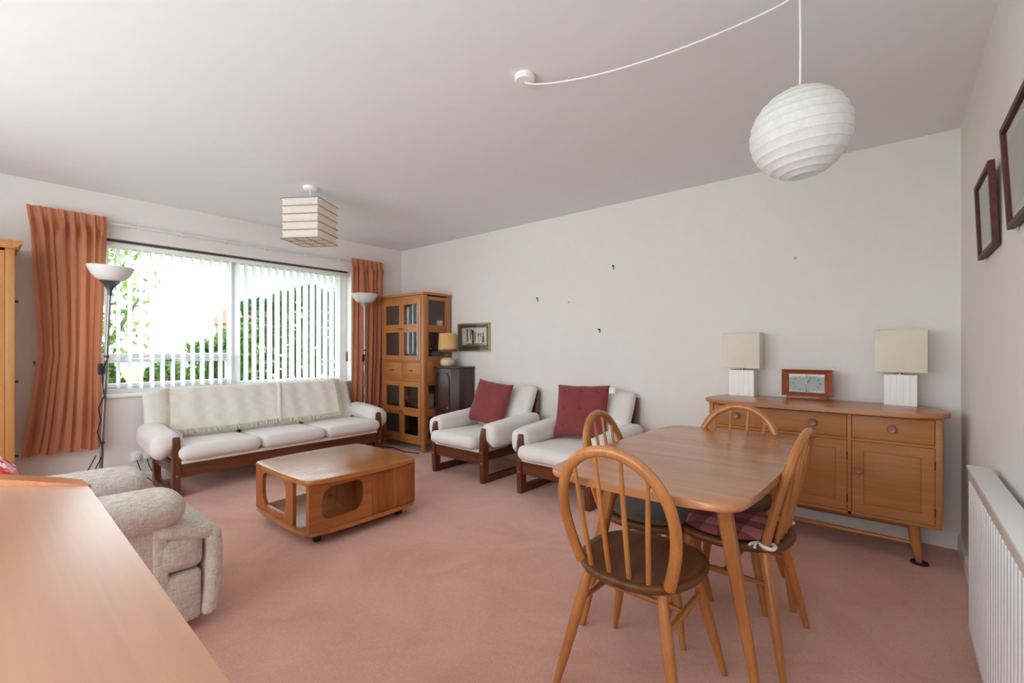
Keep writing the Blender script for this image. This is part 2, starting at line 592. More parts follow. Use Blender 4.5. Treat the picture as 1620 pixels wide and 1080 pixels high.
def cushion(bm, x0, x1, y0, y1, z0, z1, r=0.04, puff=(0, 0, 0), fn=None, seg=7, wrinkle=0.0):
    """rounded, puffed box."""
    h = Vector(((x1 - x0) / 2, (y1 - y0) / 2, (z1 - z0) / 2))
    c = Vector(((x0 + x1) / 2, (y0 + y1) / 2, (z0 + z1) / 2))
    r = min(r, h.x * 0.99, h.y * 0.99, h.z * 0.99)

    def ticks(hh):
        e = [-hh, -hh + r * 0.33, -hh + r * 0.68, -hh + r]
        k = [(-hh + r) + (2 * hh - 2 * r) * i / seg for i in range(1, seg)]
        return e + k + [-q for q in e[::-1]]
    T = [ticks(h.x), ticks(h.y), ticks(h.z)]
    cache = {}

    def vert(p):
        key = tuple(round(q, 6) for q in p)
        if key in cache:
            return cache[key]
        p = Vector(p)
        inn = Vector([max(-h[i] + r, min(h[i] - r, p[i])) for i in range(3)])
        d = p - inn
        q = inn + (d.normalized() * r if d.length > 1e-9 else d)
        u = [max(-1, min(1, q[i] / h[i])) for i in range(3)]
        w = [1 - abs(uu) ** 2.5 for uu in u]
        q = q + Vector((puff[0] * w[1] * w[2] * u[0], puff[1] * w[0] * w[2] * u[1], puff[2] * w[0] * w[1] * u[2]))
        if wrinkle:
            q += mnoise.noise_vector((q + c) * 9) * wrinkle
        q = q + c
        if fn:
            q = Vector(fn(q.x, q.y, q.z))
        cache[key] = bm.verts.new(q)
        return cache[key]
    for ax in range(3):
        b_, c_ = (ax + 1) % 3, (ax + 2) % 3
        for sgn in (-1, 1):
            for i in range(len(T[b_]) - 1):
                for j in range(len(T[c_]) - 1):
                    q = []
                    for di, dj in ((0, 0), (1, 0), (1, 1), (0, 1)):
                        p = [0, 0, 0]
                        p[ax] = sgn * h[ax]
                        p[b_] = T[b_][i + di]
                        p[c_] = T[c_][j + dj]
                        q.append(vert(p))
                    try:
                        bm.faces.new(q)
                    except ValueError:
                        pass
    return bm


def grid(bm, nu, nv, fn):
    V = [[bm.verts.new(fn(i / nu, j / nv)) for j in range(nv + 1)] for i in range(nu + 1)]
    for i in range(nu):
        for j in range(nv):
            bm.faces.new((V[i][j], V[i + 1][j], V[i + 1][j + 1], V[i][j + 1]))
    return bm


def lerp(tab, x):
    for (a, b), (c, d) in zip(tab, tab[1:]):
        if x <= c:
            return b + (d - b) * (x - a) / (c - a)
    return tab[-1][1]


def simplebox(name, m, parent, *a, bev=0.004, angle=40, **k):
    return ob(name, box(new(), *a, bev=bev), m, parent, angle=angle, **k)


# ------------------------------------------------------------------ the room
def struct(name, bm, m, parent=None, angle=30):
    o = ob(name, bm, m, parent, angle=angle)
    if parent is None:
        o['kind'] = 'structure'
    return o


TH = 0.27
struct('floor', box(new(), RX0 - TH, RX1 + TH, RY0 - TH, RY1 + TH, -0.15, 0), MT['carpet'])
struct('ceiling', box(new(), RX0 - TH - .35, RX1 + TH, RY0 - TH, RY1 + TH, RH, RH + 0.2), MT['ceiling'])
struct('wall_back', box(new(), RX0 - TH, RX1 + TH, RY1, RY1 + TH, 0, RH), MT['wall'])
struct('wall_right', box(new(), RX1, RX1 + TH, RY0, RY1, 0, RH), MT['wall'])
WY0, WY1, WZ0, WZ1 = 0.56, 2.925, 0.745, 2.045
b = new()
box(b, RX0 - TH, RX0, RY0, WY0, 0, RH)
box(b, RX0 - TH, RX0, WY1, RY1, 0, RH)
box(b, RX0 - TH, RX0, WY0, WY1, 0, WZ0)
box(b, RX0 - TH, RX0, WY0, WY1, WZ1, RH)
struct('wall_left', b, MT['wall'])
FX0, FX1, FZ0, FZ1 = -3.9, 0.2, 0.2, 2.34  # wide opening for the added window, sized for fill light
b = new()
box(b, RX0 - TH, FX0, RY0 - TH, RY0, 0, RH)
box(b, FX1, RX1 + TH, RY0 - TH, RY0, 0, RH)
box(b, FX0, FX1, RY0 - TH, RY0, 0, FZ0)
box(b, FX0, FX1, RY0 - TH, RY0, FZ1, RH)
struct('wall_front', b, MT['wall'])
SKP = [(0, 0), (0.016, 0), (0.016, 0.075), (0.008, 0.088), (0, 0.088)]
struct('baseboard_back', prism(new(), SKP, RX0, RX1, lambda u, v, w: (w, RY1 - u, v)), MT['trim'])
struct('baseboard_left', prism(new(), SKP, RY0, RY1 - .016, lambda u, v, w: (RX0 + u, w, v)), MT['trim'])
struct('baseboard_right', prism(new(), SKP, RY0, RY1 - .016, lambda u, v, w: (RX1 - u, w, v)), MT['trim'])

# window in the left wall
gx0, gx1 = RX0 - 0.17, RX0 - 0.11
b = new()
box(b, gx0, gx1, WY0, WY0 + 0.05, WZ0, WZ1, bev=.004)
box(b, gx0, gx1, WY1 - 0.05, WY1, WZ0, WZ1, bev=.004)
box(b, gx0, gx1, WY0 + .05, WY1 - .05, WZ0, WZ0 + 0.07, bev=.004)
box(b, gx0, gx1, WY0 + .05, WY1 - .05, WZ1 - 0.06, WZ1, bev=.004)
win = struct('window_1', b, MT['upvc'])
MY = 1.70
struct('mullion', box(new(), gx0, gx1, MY - .022, MY + .03, WZ0 + .07, WZ1 - .06, bev=.004), MT['upvc'], win)
struct('transom', box(new(), gx0, gx1, WY0 + .05, MY - .022, 1.055, 1.10, bev=.004), MT['upvc'], win)
b = new()
y0, y1, z0, z1 = WY0 + .052, MY - .024, WZ0 + .072, 1.053
frame_ring(b, [(y0, z0), (y1, z0), (y1, z1), (y0, z1)], [(y0 + .03, z0 + .03), (y1 - .03, z0 + .03), (y1 - .03, z1 - .03), (y0 + .03, z1 - .03)], gx0 + .01, gx1 + .012, YZ)
struct('casement', b, MT['upvc'], win)
b = new()
box(b, gx1 + .012, gx1 + .03, 1.19, 1.21, 1.025, 1.05, bev=.003)
box(b, gx1 + .025, gx1 + .036, 1.12, 1.21, 1.03, 1.042, bev=.003)
struct('latch', b, MT['greymetal'], win)
gxm = (gx0 + gx1) / 2
for (a0, a1, c0, c1) in ((WY0 + .05, MY - .022, 1.10, WZ1 - .06), (WY0 + .082, MY - .054, WZ0 + .102, 1.023), (MY + .03, WY1 - .05, WZ0 + .07, WZ1 - .06)):
    struct('pane', box(new(), gxm - .003, gxm + .003, a0, a1, c0, c1), MT['glass'], win, angle=0)
struct('window_sill', box(new(), RX0 - .11, RX0 + .035, WY0 - .03, WY1 + .03, WZ0 - .005, WZ0 + .02, bev=.006), MT['trim'], win)
# added unseen window behind the camera, lets in fill light for the room
b = new()
for x in (FX0, -1.88, FX1 - .06):
    box(b, x, x + .06, RY0 - .2, RY0 - .14, FZ0, FZ1)
box(b, FX0, FX1, RY0 - .2, RY0 - .14, FZ0, FZ0 + .07)
box(b, FX0, FX1, RY0 - .2, RY0 - .14, FZ1 - .06, FZ1)
w2 = struct('added_fill_window', b, MT['upvc'])
for x0, x1 in ((FX0 + .06, -1.88), (-1.82, FX1 - .06)):
    struct('pane', box(new(), x0, x1, RY0 - .172, RY0 - .168, FZ0 + .07, FZ1 - .06), MT['glass'], w2, angle=0)

# ------------------------------------------------------------------ garden
struct('garden_ground', box(new(), -40, -5.2, -25, 30, -0.45, -0.30), MT['grass'])


def leaves(n, fn, size, seed):
    rnd = random.Random(seed)
    V, Fc = [], []
    for i in range(n):
        p = fn(rnd)
        q = Euler((rnd.uniform(0, 6.3), rnd.uniform(0, 6.3), rnd.uniform(0, 6.3))).to_matrix()
        s_ = size * rnd.uniform(0.6, 1.4)
        k = len(V)
        for a in ((-.5, 0, 0), (0, -.28, .05), (.5, 0, 0), (0, .28, .05)):
            V.append(Vector(p) + q @ (Vector(a) * s_))
        Fc.append((k, k + 1, k + 2, k + 3))
    me = bpy.data.meshes.new('foliage')
    me.from_pydata([tuple(v_) for v_ in V], [], Fc)
    return me


def plant(name, label, cat, loc, n, fn, size, m, trunk, seed, group=None):
    r = thing(name, label, cat, loc, 0, group)
    me = leaves(n, fn, size, seed)
    me.materials.append(MT[m])
    o = bpy.data.objects.new('foliage', me)
    COL.objects.link(o)
    o.parent = r
    o['kind'] = 'stuff'
    for tp in trunk:
        ob('stem', tube(new(), tp, [0.05, 0.035, 0.018][:len(tp)] if len(tp) == 3 else 0.03, 6), MT['bark'], r)
    return r


def hedgefn(sx, sy, h):
    def f(r):
        z = h * r.random() ** 0.8
        y = (r.random() - .5) * sy
        x = (r.random() ** 2) * sx * -1 + sx / 2
        top = h * (0.86 + 0.14 * math.sin(y * 3.1) * math.sin(y * 1.3 + 1))
        return (x, y, min(z, top) + r.uniform(-.05, .05))
    return f


def ballfn(rx, ry, rz, cz):
    def f(r):
        u = Vector((r.gauss(0, 1), r.gauss(0, 1), r.gauss(0, 1))).normalized() * (0.55 + .45 * r.random())
        return (u.x * rx, u.y * ry, cz + u.z * rz)
    return f


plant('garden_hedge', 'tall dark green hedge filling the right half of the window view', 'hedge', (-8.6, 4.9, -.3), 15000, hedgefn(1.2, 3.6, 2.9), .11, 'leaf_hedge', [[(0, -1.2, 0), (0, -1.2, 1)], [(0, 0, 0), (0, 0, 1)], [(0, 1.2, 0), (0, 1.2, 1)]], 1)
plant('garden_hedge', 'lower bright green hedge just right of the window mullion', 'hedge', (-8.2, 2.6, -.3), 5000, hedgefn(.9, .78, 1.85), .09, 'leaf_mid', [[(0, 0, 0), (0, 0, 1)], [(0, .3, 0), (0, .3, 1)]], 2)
for k, (x, y, h, m) in enumerate(((-6.5, .86, 1.36, 'leaf_mid'), (-6.45, 1.50, 1.32, 'leaf_light'), (-6.6, 2.10, 1.38, 'leaf_mid'))):
    plant('garden_shrub', ['pale leafy shrub below the window, at its left edge', 'pale leafy shrub below the window, in the middle of the left casement', 'greener leafy shrub below the window, beside the mullion'][k], 'shrub', (x, y, -.3), 5200, ballfn(.36, .29, .60, h - .58), .085, m, [[(0, 0, 0), (0, .05, h)]], 10 + k, 'shrubs under the window')
plant('garden_tree', 'thin pale leaved tree in bright light at the left of the window', 'tree', (-9.5, 1.1, -.3), 1500, ballfn(1.2, 1.0, 1.6, 2.3), .10, 'leaf_light', [[(0, 0, 0), (0, .05, 1.0), (0, .1, 2.6)], [(0, .05, 1.0), (0, .5, 1.8), (0, .8, 2.4)], [(0, .05, 1.2), (0, -.4, 1.9), (0, -.7, 2.5)]], 20)
hs = thing('brick_house', 'red brick house far off in the garden, left of the mullion', 'building', (-24, 9.0, -.3))
ob('wall', box(new(), 0, 6, -1.6, 5.5, 0, 2.5), MT['brick'], hs)
ob('roof', prism(new(), [(-.3, 2.5), (6.3, 2.5), (3, 3.3)], -1.9, 5.8, XZ), plain('roof_tile', (0.30, 0.16, 0.12), 0.8), hs)

# ------------------------------------------------------------------ vertical blind
bx = RX0 - 0.045
bl = thing('vertical_blind', 'white vertical slat blind half open across the window', 'blind', (bx, 0, 0))
simplebox('headrail', MT['white'], bl, -.022, .022, WY0 + .02, WY1 - .025, 1.985, 2.02)
simplebox('shadow_strip', MT['greymetal'], bl, -.018, .018, WY0 + .02, WY1 - .025, 2.030, 2.042)  # dark strip drawn for the shadow between headrail and reveal
NSL = 29
me0 = None
for k in range(NSL):
    y = 0.745 + k * 0.0752
    if k == NSL - 1:
        y -= 0.02
    rot = math.radians(10 + random.uniform(-2.5, 2.5)) if k < NSL - 1 else math.radians(75)
    if me0 is None:
        bb = new()
        grid(bb, 6, 1, lambda u, v_: ((u - .5) * .089, .004 * (1 - (2 * u - 1) ** 2), .80 + v_ * 1.18))
        o = ob('slat', bb, MT['slat'], bl, angle=0)
        me0 = o.data
        bb = new()
        box(bb, -.040, .040, -.003, .003, .803, .823)
        wt = ob('slat_weight', bb, MT['white'], o, angle=0)
    else:
        o = bpy.data.objects.new('slat', me0)
        COL.objects.link(o)
        o.parent = bl
        wt2 = wt.copy()
        COL.objects.link(wt2)
        wt2.parent = o
    o.location = (0, y, 0)
    o.rotation_euler = (0, 0, rot)
b = new()
tube(b, [(.03, WY1 - .05, 1.99), (.032, WY1 - .05, 1.0)], .002, 5)
ob('pull_cord', b, MT['white'], bl)
b = new()
tube(b, [(.032, WY1 - .05, 1.10), (.032, WY1 - .05, .99)], .012, 8)
ob('cord_weight', b, MT['knob'], bl)

# curtain track
tr = thing('curtain_track', 'white metal curtain track above the window', 'curtain rail', (RX0 + .055, 0, 2.155))
simplebox('rail', MT['track'], tr, -.006, .006, .30, 3.285, -.009, .009, bev=.002)
for k in range(6):
    y = .86 + k * .375
    b = new()
    box(b, -.055, -.006, y - .012, y + .012, -.010, .012, bev=.003)
    box(b, -.010, .010, y - .016, y + .016, -.014, .014, bev=.003)
    ob('bracket', b, MT['track'], tr)
for k, y in enumerate((.93, 1.24, 1.62, 2.0, 2.4, 2.70)):
    b = new()
    tube(b, [(0, y, -.009), (0, y, -.03)], .004, 6)
    ob('glider', b, MT['white'], tr)


def curtain(name, label, x, tabL, tabR, nf, seed, amp):
    r = thing(name, label, 'curtain', (x, 0, 0), 0, 'terracotta curtains')
    rnd = random.Random(seed)
    ph = [rnd.uniform(0, 6.28) for _ in range(6)]
    zb, zt = tabL[0][0], tabL[-1][0]

    def X(s, z):
        hd = max(0, min(1, (z - (zt - .16)) / .10))       # heading tape is gathered tight
        a = amp * (1 - .55 * hd)
        sw = s + (.02 * math.sin(2.2 * z + ph[2]) + .022 * math.sin(2 * PI * 1.6 * s + ph[4]) + .012 * math.sin(2 * PI * 3.3 * s + ph[5] + .5 * z)) * (1 - hd)
        q = math.sin(2 * PI * nf * sw + ph[0]) + .5 * math.sin(2 * PI * nf * .53 * sw + ph[1] + .6 * z * (1 - hd)) + .28 * math.sin(2 * PI * nf * 2.1 * sw + ph[3] + .4 * z)
        g = math.sin(2 * PI * nf * 2.4 * s + ph[4]) * hd * .5
        pin = .7 * math.sin(2 * PI * nf * s + ph[0]) * math.exp(-((z - (zt - .13)) / .05) ** 2)
        return a * (q * .62 + g + pin)

    def P(s, z):
        l_, r_ = lerp(tabL, z), lerp(tabR, z)
        y = l_ + (r_ - l_) * s + .010 * math.sin(2 * PI * nf * s * 2 + ph[5]) * (1 - abs(2 * s - 1))
        zz = z
        if z <= zb + 1e-6:
            zz = z + .012 * math.sin(2 * PI * nf * .5 * s + ph[1])
        return (X(s, z), y, zz)
    b = new()
    zs = [zb, zb + .06] + [zb + .06 + (zt - .22 - zb) * i / 26 for i in range(1, 27)]
    zs2 = [zt - .16 + .16 * i / 8 for i in range(9)]
    nu = 130

    def strip(zl):
        b = new()
        V = [[b.verts.new(P(i / nu, z)) for z in zl] for i in range(nu + 1)]
        for i in range(nu):
            for j in range(len(zl) - 1):
                b.faces.new((V[i][j], V[i + 1][j], V[i + 1][j + 1], V[i][j + 1]))
        return b
    for nm, zl in (('drape', zs), ('heading', zs2)):
        ob(nm, strip(zl), MT['curtain'], r, angle=0).data.shade_smooth()
    return r


zc = [.36, .55, 1.1, 1.6, 2.0, 2.19]
curtain('curtain', 'terracotta curtain left of the window, behind the leaning floor lamp', RX0 + .105,
        list(zip(zc, (.255, .285, .345, .325, .305, .283))), list(zip(zc, (.70, .70, .695, .715, .73, .728))), 7.4, 3, .030)
curtain('curtain', 'terracotta curtain right of the window, behind the upright floor lamp', RX0 + .105,
        list(zip(zc, (2.865, 2.865, 2.865, 2.865, 2.865, 2.862))), list(zip(zc, (3.27, 3.29, 3.305, 3.31, 3.30, 3.29))), 7.0, 8, .028)
b = new()
tube(b, [(RX0, .335, 1.045), (RX0 + .02, .335, 1.045), (RX0 + .045, .33, 1.03), (RX0 + .05, .325, 1.05)], .005, 6)
tag(ob('curtain_hook', b, MT['steel']), 'small metal tieback hook on the wall left of the curtain', 'hook')

# socket with plugs
sk = thing('wall_socket', 'white double socket with plugs low on the wall by the sofa arm', 'socket', (RX0, .905, .235))
simplebox('faceplate', MT['white'], sk, 0, .011, -.012, .13, -.043, .043, bev=.004)
for dy in (.025, .092):
    pl = simplebox('plug', MT['white'], sk, .011, .04, dy - .022, dy + .022, -.03, .02, bev=.006)
    b = new()
    tube(b, [(.03, dy, -.03), (.032, dy + .01, -.08), (.03, dy + .04, -.16), (.05, dy + .1, -.228)], .0035, 6)
    ob('lead', b, MT['black'], pl)


# ------------------------------------------------------------------ lounge seats (sofa, armchairs)
OB = ob


def lounge(name, label, cat, W, n, loc, rz, armw=.11, ky=1.0, bext=(.034, .034), armr=.048, sov=.0, sfront=.082):
    """faces local +y; y=0 is the front plane."""
    r = thing(name, label, cat, loc, rz)

    def ob(name, b, *a, **k):
        for v_ in b.verts:
            v_.co.y *= ky
        return OB(name, b, *a, **k)
    hx = W / 2
    for s in (-1, 1):
        x0, x1 = sorted((s * (hx - .048), s * hx))
        # sled side: front post, runner, raked rear post, side rail
        sf = [(-.005, 0), (.0, .16), (.004, .27), (-.006, .40), (-.012, .455), (-.022, .467), (-.036, .462), (-.046, .44),
              (-.055, .34), (-.066, .275), (-.064, .165), (-.058, .048), (-.60, .048), (-.625, .10), (-.655, .20), (-.725, .45), (-.775, .70), (-.79, .735), (-.805, .73),
              (-.80, .70), (-.775, .45), (-.715, .2), (-.70, .03), (-.685, 0)]
        b = prism(new(), sf, x0, x1, YZ, bev=.006, seg=2)
        sfo = ob('side_frame', b, MT['rose_z'], r)
        b = new()
        box(b, x0 + .008, x1 - .008, -.70, -.05, .185, .255, bev=.005)
        ob('side_rail', b, MT['rose_y'], sfo)
        b = new()
        for zz in (.262, .172):
            lathe(b, [(.008, -.003), (.008, .002), (.005, .004)], 10, M=Matrix.Translation((s * (hx - .024), 0.000, zz)) @ Matrix.Rotation(-PI / 2, 4, 'X'))
        ob('bolt', b, MT['brass'], sfo)
        # arm pad hung over the arm rail
        a0, a1 = sorted((s * (hx - .075), s * (hx + armw - .02)))

        def arm(x, y, z, s=s):
            k = min(1, max(0, (-y - .03) / .62))
            out = (s * x - (hx - .05))
            zz = z + .045 * k
            if z < .40:
                zz += .05 * (1 - min(1, out / .10)) * (1 if out < .1 else 0)
            if y > -.12 and z < .42:
                zz += .03 * (1 - (-y - .03) / .09)
            return (x, y, zz)
        b = cushion(new(), a0, a1, -.70, -.03, .285, .49, r=armr, puff=(.010, 0, .006), fn=arm, wrinkle=.006)
        ob('arm_pad', b, MT['cream'], r)
    b = new()
    box(b, -hx + .048, hx - .048, -.035, -.008, .155, .265, bev=.006)
    ob('front_rail', b, MT['rose_x'], r)
    b = new()
    box(b, -hx + .048, hx - .048, -.70, -.672, .17, .255, bev=.005)
    ob('rear_rail', b, MT['rose_x'], r)
    b = new()
    box(b, -hx + .052, hx - .052, -.66, .004, .258, .284, bev=.005)
    ob('webbing_base', b, MT['webbing'], r)
    b = new()
    box(b, -hx + .048, hx - .048, -.775, -.752, .60, .68, bev=.005)
    ob('back_rail', b, MT['rose_x'], r)
    iw = W - .10
    w = iw / n
    for k in range(n):
        x0 = -iw / 2 + k * w
        ov0 = sov if k == 0 else 0
        ov1 = sov if k == n - 1 else 0

        def st(x, y, z):
            f = max(0, (y + .25) / .28)
            return (x, y, z - .012 * (1 - min(1, f)) * 1.0)
        b = cushion(new(), x0 - ov0 + .002, x0 + w + ov1 - .002, -.63, sfront, .285, .392, r=.050, puff=(0, .012, .014), fn=st, wrinkle=.004)
        ob('seat_cushion', b, MT['cream'], r)

        def bk(x, y, z):
            k_ = (z - .36) / .42
            return (x, y - .16 * k_ - .02 * k_ * k_, z)
        b = cushion(new(), x0 - ov0 - .012 + .003 - (bext[0] if k == 0 else 0), x0 + w + ov1 + .012 - .003 + (bext[1] if k == n - 1 else 0), -.64, -.525, .375, .775, r=.05, puff=(0, .014, .006), fn=bk, wrinkle=.005)
        ob('back_cushion', b, MT['cream'], r)
    return r


AW = .665
AY = 2.80
lounge('armchair', 'cream upholstered low armchair with dark wood sled frame beside the dark cabinet', 'armchair', AW, 1, (-2.990, AY, 0), PI)
lounge('armchair', 'cream upholstered low armchair with dark wood frame behind the dining table', 'armchair', AW, 1, (-1.970, AY + .005, 0), PI)
SOX, SOY, SOW = -4.185, 1.925, 1.83
lounge('sofa', 'long cream three seat sofa with dark wood frame under the window', 'sofa', SOW, 3, (SOX, SOY, 0), -PI / 2, armw=.135, ky=.86, bext=(-.01, .085), armr=.075, sov=.018, sfront=.055)

# throw over the sofa back (world coords about the sofa)
th = thing('throw_blanket', 'cream woven check throw with fringe draped over the sofa back', 'blanket', (SOX, SOY, 0))
# profile in (x from front plane, z): seat -> up the back -> over the top -> down behind
prof = [(x * .86 - .012, z) for x, z in [(-.512, .452), (-.522, .474), (-.540, .52), (-.565, .58), (-.61, .68), (-.65, .755), (-.68, .792), (-.715, .803), (-.745, .795), (-.768, .765), (-.782, .73), (-.79, .66)]]


def thr(u, v_):
    f = v_ * (len(prof) - 1)
    i = min(len(prof) - 2, int(f))
    a, c = prof[i], prof[i + 1]
    x = a[0] + (c[0] - a[0]) * (f - i)
    z = a[1] + (c[1] - a[1]) * (f - i)
    y = -.85 + .06 * v_ + (1.54 - .04 * v_) * u
    d = .004 * math.sin(u * 23) * math.sin(v_ * 6) + .003 * math.sin(u * 57 + v_ * 3)
    cr = math.exp(-((u - .60 + .01 * math.sin(v_ * 9)) / .008) ** 2) * .016 * (1 if v_ > .25 else v_ / .25)
    z += .004 * math.sin(u * 14)
    return (x + .012 + d + cr, y, z + (d + cr) * .5)


b = grid(new(), 150, 44, thr)
ob('cloth', b, MT['throw'], th, angle=0).data.shade_smooth()
b = new()
rnd = random.Random(4)


def strand(p, d, L):
    p = Vector(p)
    d = Vector(d).normalized()
    e = p + d * L + Vector((rnd.uniform(0, .006), rnd.uniform(-.012, .012), rnd.uniform(-.004, .006)))
    m_ = (p + e) / 2 + Vector((.005, 0, .002))
    tube(b, [p, m_, e], .0026, 3, cap=False)


for i in range(210):
    u = i / 209
    p = Vector(thr(u, 0))
    strand((p.x + .003, p.y, p.z + .004), (.55, 0, -.8), .046)
ob('fringe', b, MT['fringe'], th, kind='stuff', angle=0)
for side, u in ((-1, 0.0), (1, 1.0)):
    b = new()
    for i in range(90):
        v_ = .02 + .74 * i / 89
        p = Vector(thr(u, v_))
        strand((p.x + .006, p.y - side * .012, p.z), (.10, side, -.35), .062)
    ob('fringe', b, MT['fringe'], th, kind='stuff', angle=0)


# scatter cushions
def pillow(name, label, size, thick, loc, rot, seed, tagpiece=False):
    r = thing(name, label, 'cushion', loc, 0, 'red scatter cushions')
    r.rotation_euler = rot
    b = new()
    N = 26

    def P(u, v_, s):
        x, z = 2 * u - 1, 2 * v_ - 1
        e = (1 - x ** 4) * (1 - z ** 4)
        t_ = thick / 2 * max(0, e) ** .6
        pin = 1 - .055 * (1 - x * x) * abs(z) ** 3
        pin2 = 1 - .055 * (1 - z * z) * abs(x) ** 3
        nn = mnoise.noise(Vector((x * 2.2 + seed, z * 2.2, s))) * .012 * e
        w = .004 * math.sin(10 * x + seed) * abs(z) ** 4
        return (x * size / 2 * pin2, s * t_ + nn * s + w, z * size / 2 * pin)
    V = {}
    for s in (-1, 1):
        for i in range(N + 1):
            for j in range(N + 1):
                edge = i in (0, N) or j in (0, N)
                if edge and s == 1:
                    V[(s, i, j)] = V[(-1, i, j)]
                else:
                    V[(s, i, j)] = b.verts.new(P(i / N, j / N, s))
        for i in range(N):
            for j in range(N):
                b.faces.new((V[(s, i, j)], V[(s, i + 1, j)], V[(s, i + 1, j + 1)], V[(s, i, j + 1)]))
    ob('cover', b, MT['red'], r, angle=0).data.shade_smooth()
    if tagpiece == 'tag':
        b = new()
        box(b, size / 2 - .005, size / 2 + .045, -.004, .000, size / 2 - .07, size / 2 - .02, bev=.001)
        ob('care_tag', b, MT['white'], r, label='small white cloth tag')
    if tagpiece:
        b = new()
        for qx in (-.3, 0, .3):
            for qz in (.34, .02, -.3):
                x, z = qx * size, qz * size
                p = P(.5 + qx, .5 + qz, -1)
                for an in (0, 2.1, 4.2):
                    M_ = Matrix.Translation((x + .009 * math.cos(an), p[1] - .0005, z + .009 * math.sin(an))) @ Matrix.Rotation(PI / 2, 4, 'X')
                    lathe(b, [(.006, -.001), (.004, .0015)], 7, M=M_)
        ob('stitched_flowers', b, plain('deep_red_thread', (.16, .022, .025), .9), r, kind='stuff')
    return r


pillow('scatter_cushion', 'plain red cushion slumped sideways on the armchair by the dark cabinet', .43, .13, (-3.045, 3.305, .612), Euler((math.radians(-20), math.radians(6), math.radians(4))), 1)
pillow('scatter_cushion', 'red cushion with stitched flowers propped on the armchair behind the table', .455, .13, (-2.02, 3.32, .618), Euler((math.radians(-19), math.radians(-1), math.radians(14))), 5, 'tag')

# ------------------------------------------------------------------ coffee table
CX0, CX1, CY0, CY1 = -3.29, -2.555, 1.255, 2.005
ct = thing('coffee_table', 'square teak coffee table with cut-out sides on castors', 'coffee table', ((CX0 + CX1) / 2, (CY0 + CY1) / 2, 0))
hx, hy = (CX1 - CX0) / 2, (CY1 - CY0) / 2


def bowed(hx, hy, bow, r, n=6):
    P = []
    base = rrect(-hx, hx, -hy, hy, r, 4)
    out = []
    for i in range(len(base)):
        p, q = base[i], base[(i + 1) % len(base)]
        out.append(p)
        if math.hypot(p[0] - q[0], p[1] - q[1]) > .1:
            for k in range(1, n):
                f = k / n
                x, y = p[0] + (q[0] - p[0]) * f, p[1] + (q[1] - p[1]) * f
                out.append((x, y))
    for x, y in out:
        P.append((x + bow * (x / hx) * (1 - (y / hy) ** 2), y + bow * (y / hy) * (1 - (x / hx) ** 2)))
    return P


ob('table_top', prism(new(), bowed(hx + .010, hy + .010, .014, .045), .358, .388, bev=.011, seg=3), MT['teak_top'], ct)
ob('bottom_shelf', prism(new(), bowed(hx + .004, hy + .004, .016, .04), .062, .085, bev=.008, seg=2), MT['teak_top'], ct)
z0, z1 = .085, .358


def cut(u0, u1, v0, v1, a, c, e, f, r):
    o = rrect(u0, u1, v0, v1, .002)
    i = rrect(a, c, e, f, r)
    return o, i


# right face (+X): cut-out panel in front, veneered drawer box behind
o_, i_ = cut(-hy, .035, z0, z1, -hy + .078, -.018, z0 + .055, z1 - .025, [.07, .055, .075, .055])
ob('cutout_panel', frame_ring(new(), o_, i_, hx - .022, hx, YZ), MT['teak_y'], ct)
# face toward the camera (-Y): cut-out panel at its left half
o_, i_ = cut(-hx, .165, z0, z1, -hx + .10, .072, z0 + .04, z1 - .02, [.045, .07, .06, .08])
ob('cutout_panel', frame_ring(new(), o_, i_, -hy, -hy + .022, XZ), MT['teak_z'], ct)
b = new()
box(b, -.04, hx - .023, .025, hy - .002, z0, z1, bev=.003)
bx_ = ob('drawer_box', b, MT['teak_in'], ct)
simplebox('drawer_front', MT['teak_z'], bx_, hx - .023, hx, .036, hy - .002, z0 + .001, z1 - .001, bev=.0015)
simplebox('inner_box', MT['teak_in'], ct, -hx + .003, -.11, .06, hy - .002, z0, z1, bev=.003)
simplebox('corner_post', MT['teak_z'], ct, hx - .040, hx - .022, -hy + .002, -hy + .018, z0, z1, bev=.002)
for sx in (-1, 1):
    for sy in (-1, 1):
        x, y = sx * (hx - .075), sy * (hy - .085)
        b = new()
        box(b, x - .018, x + .018, y - .018, y + .018, .045, .062, bev=.003)
        M_ = Matrix.Translation((x, y, .024)) @ Matrix.Rotation(PI / 2, 4, 'X')
        lathe(b, [(.015, -.02), (.023, -.016), (.023, .016), (.015, .02)], 14, M=M_)
        ob('castor', b, MT['blackhole'], ct)

# ------------------------------------------------------------------ tall glazed cabinet in the corner
KX0, KX1, KY0, KY1 = -4.735, -3.948, 3.215, 3.60
KH = 1.735
cab = thing('display_cabinet', 'tall honey oak cabinet with glazed doors in the far corner', 'cabinet', (KX0, KY0, 0))
kw, kd = KX1 - KX0, KY1 - KY0
for x in (0, kw - .048):
    for y in (0, kd - .048):
        simplebox('post', MT['oak_z'], cab, x, x + .048, y, y + .048, 0, KH, bev=.004)
b = new()
prism(b, [(-.018, -.018), (kw + .018, -.018), (kw + .018, kd + .005), (-.018, kd + .005)], KH, KH + .028, bev=.008)
ob('top_board', b, MT['oak_x'], cab)
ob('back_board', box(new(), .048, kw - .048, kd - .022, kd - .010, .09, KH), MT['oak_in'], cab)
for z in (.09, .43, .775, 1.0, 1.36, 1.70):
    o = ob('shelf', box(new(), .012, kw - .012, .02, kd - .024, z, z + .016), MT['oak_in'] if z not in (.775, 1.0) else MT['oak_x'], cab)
simplebox('base_rail', MT['oak_x'], cab, .048, kw - .048, .004, .03, .075, .115, bev=.003)
simplebox('top_rail', MT['oak_x'], cab, .048, kw - .048, .004, .03, 1.70, KH, bev=.003)
simplebox('drawer_rail', MT['oak_x'], cab, .048, kw - .048, .004, .03, .775, .80, bev=.003)
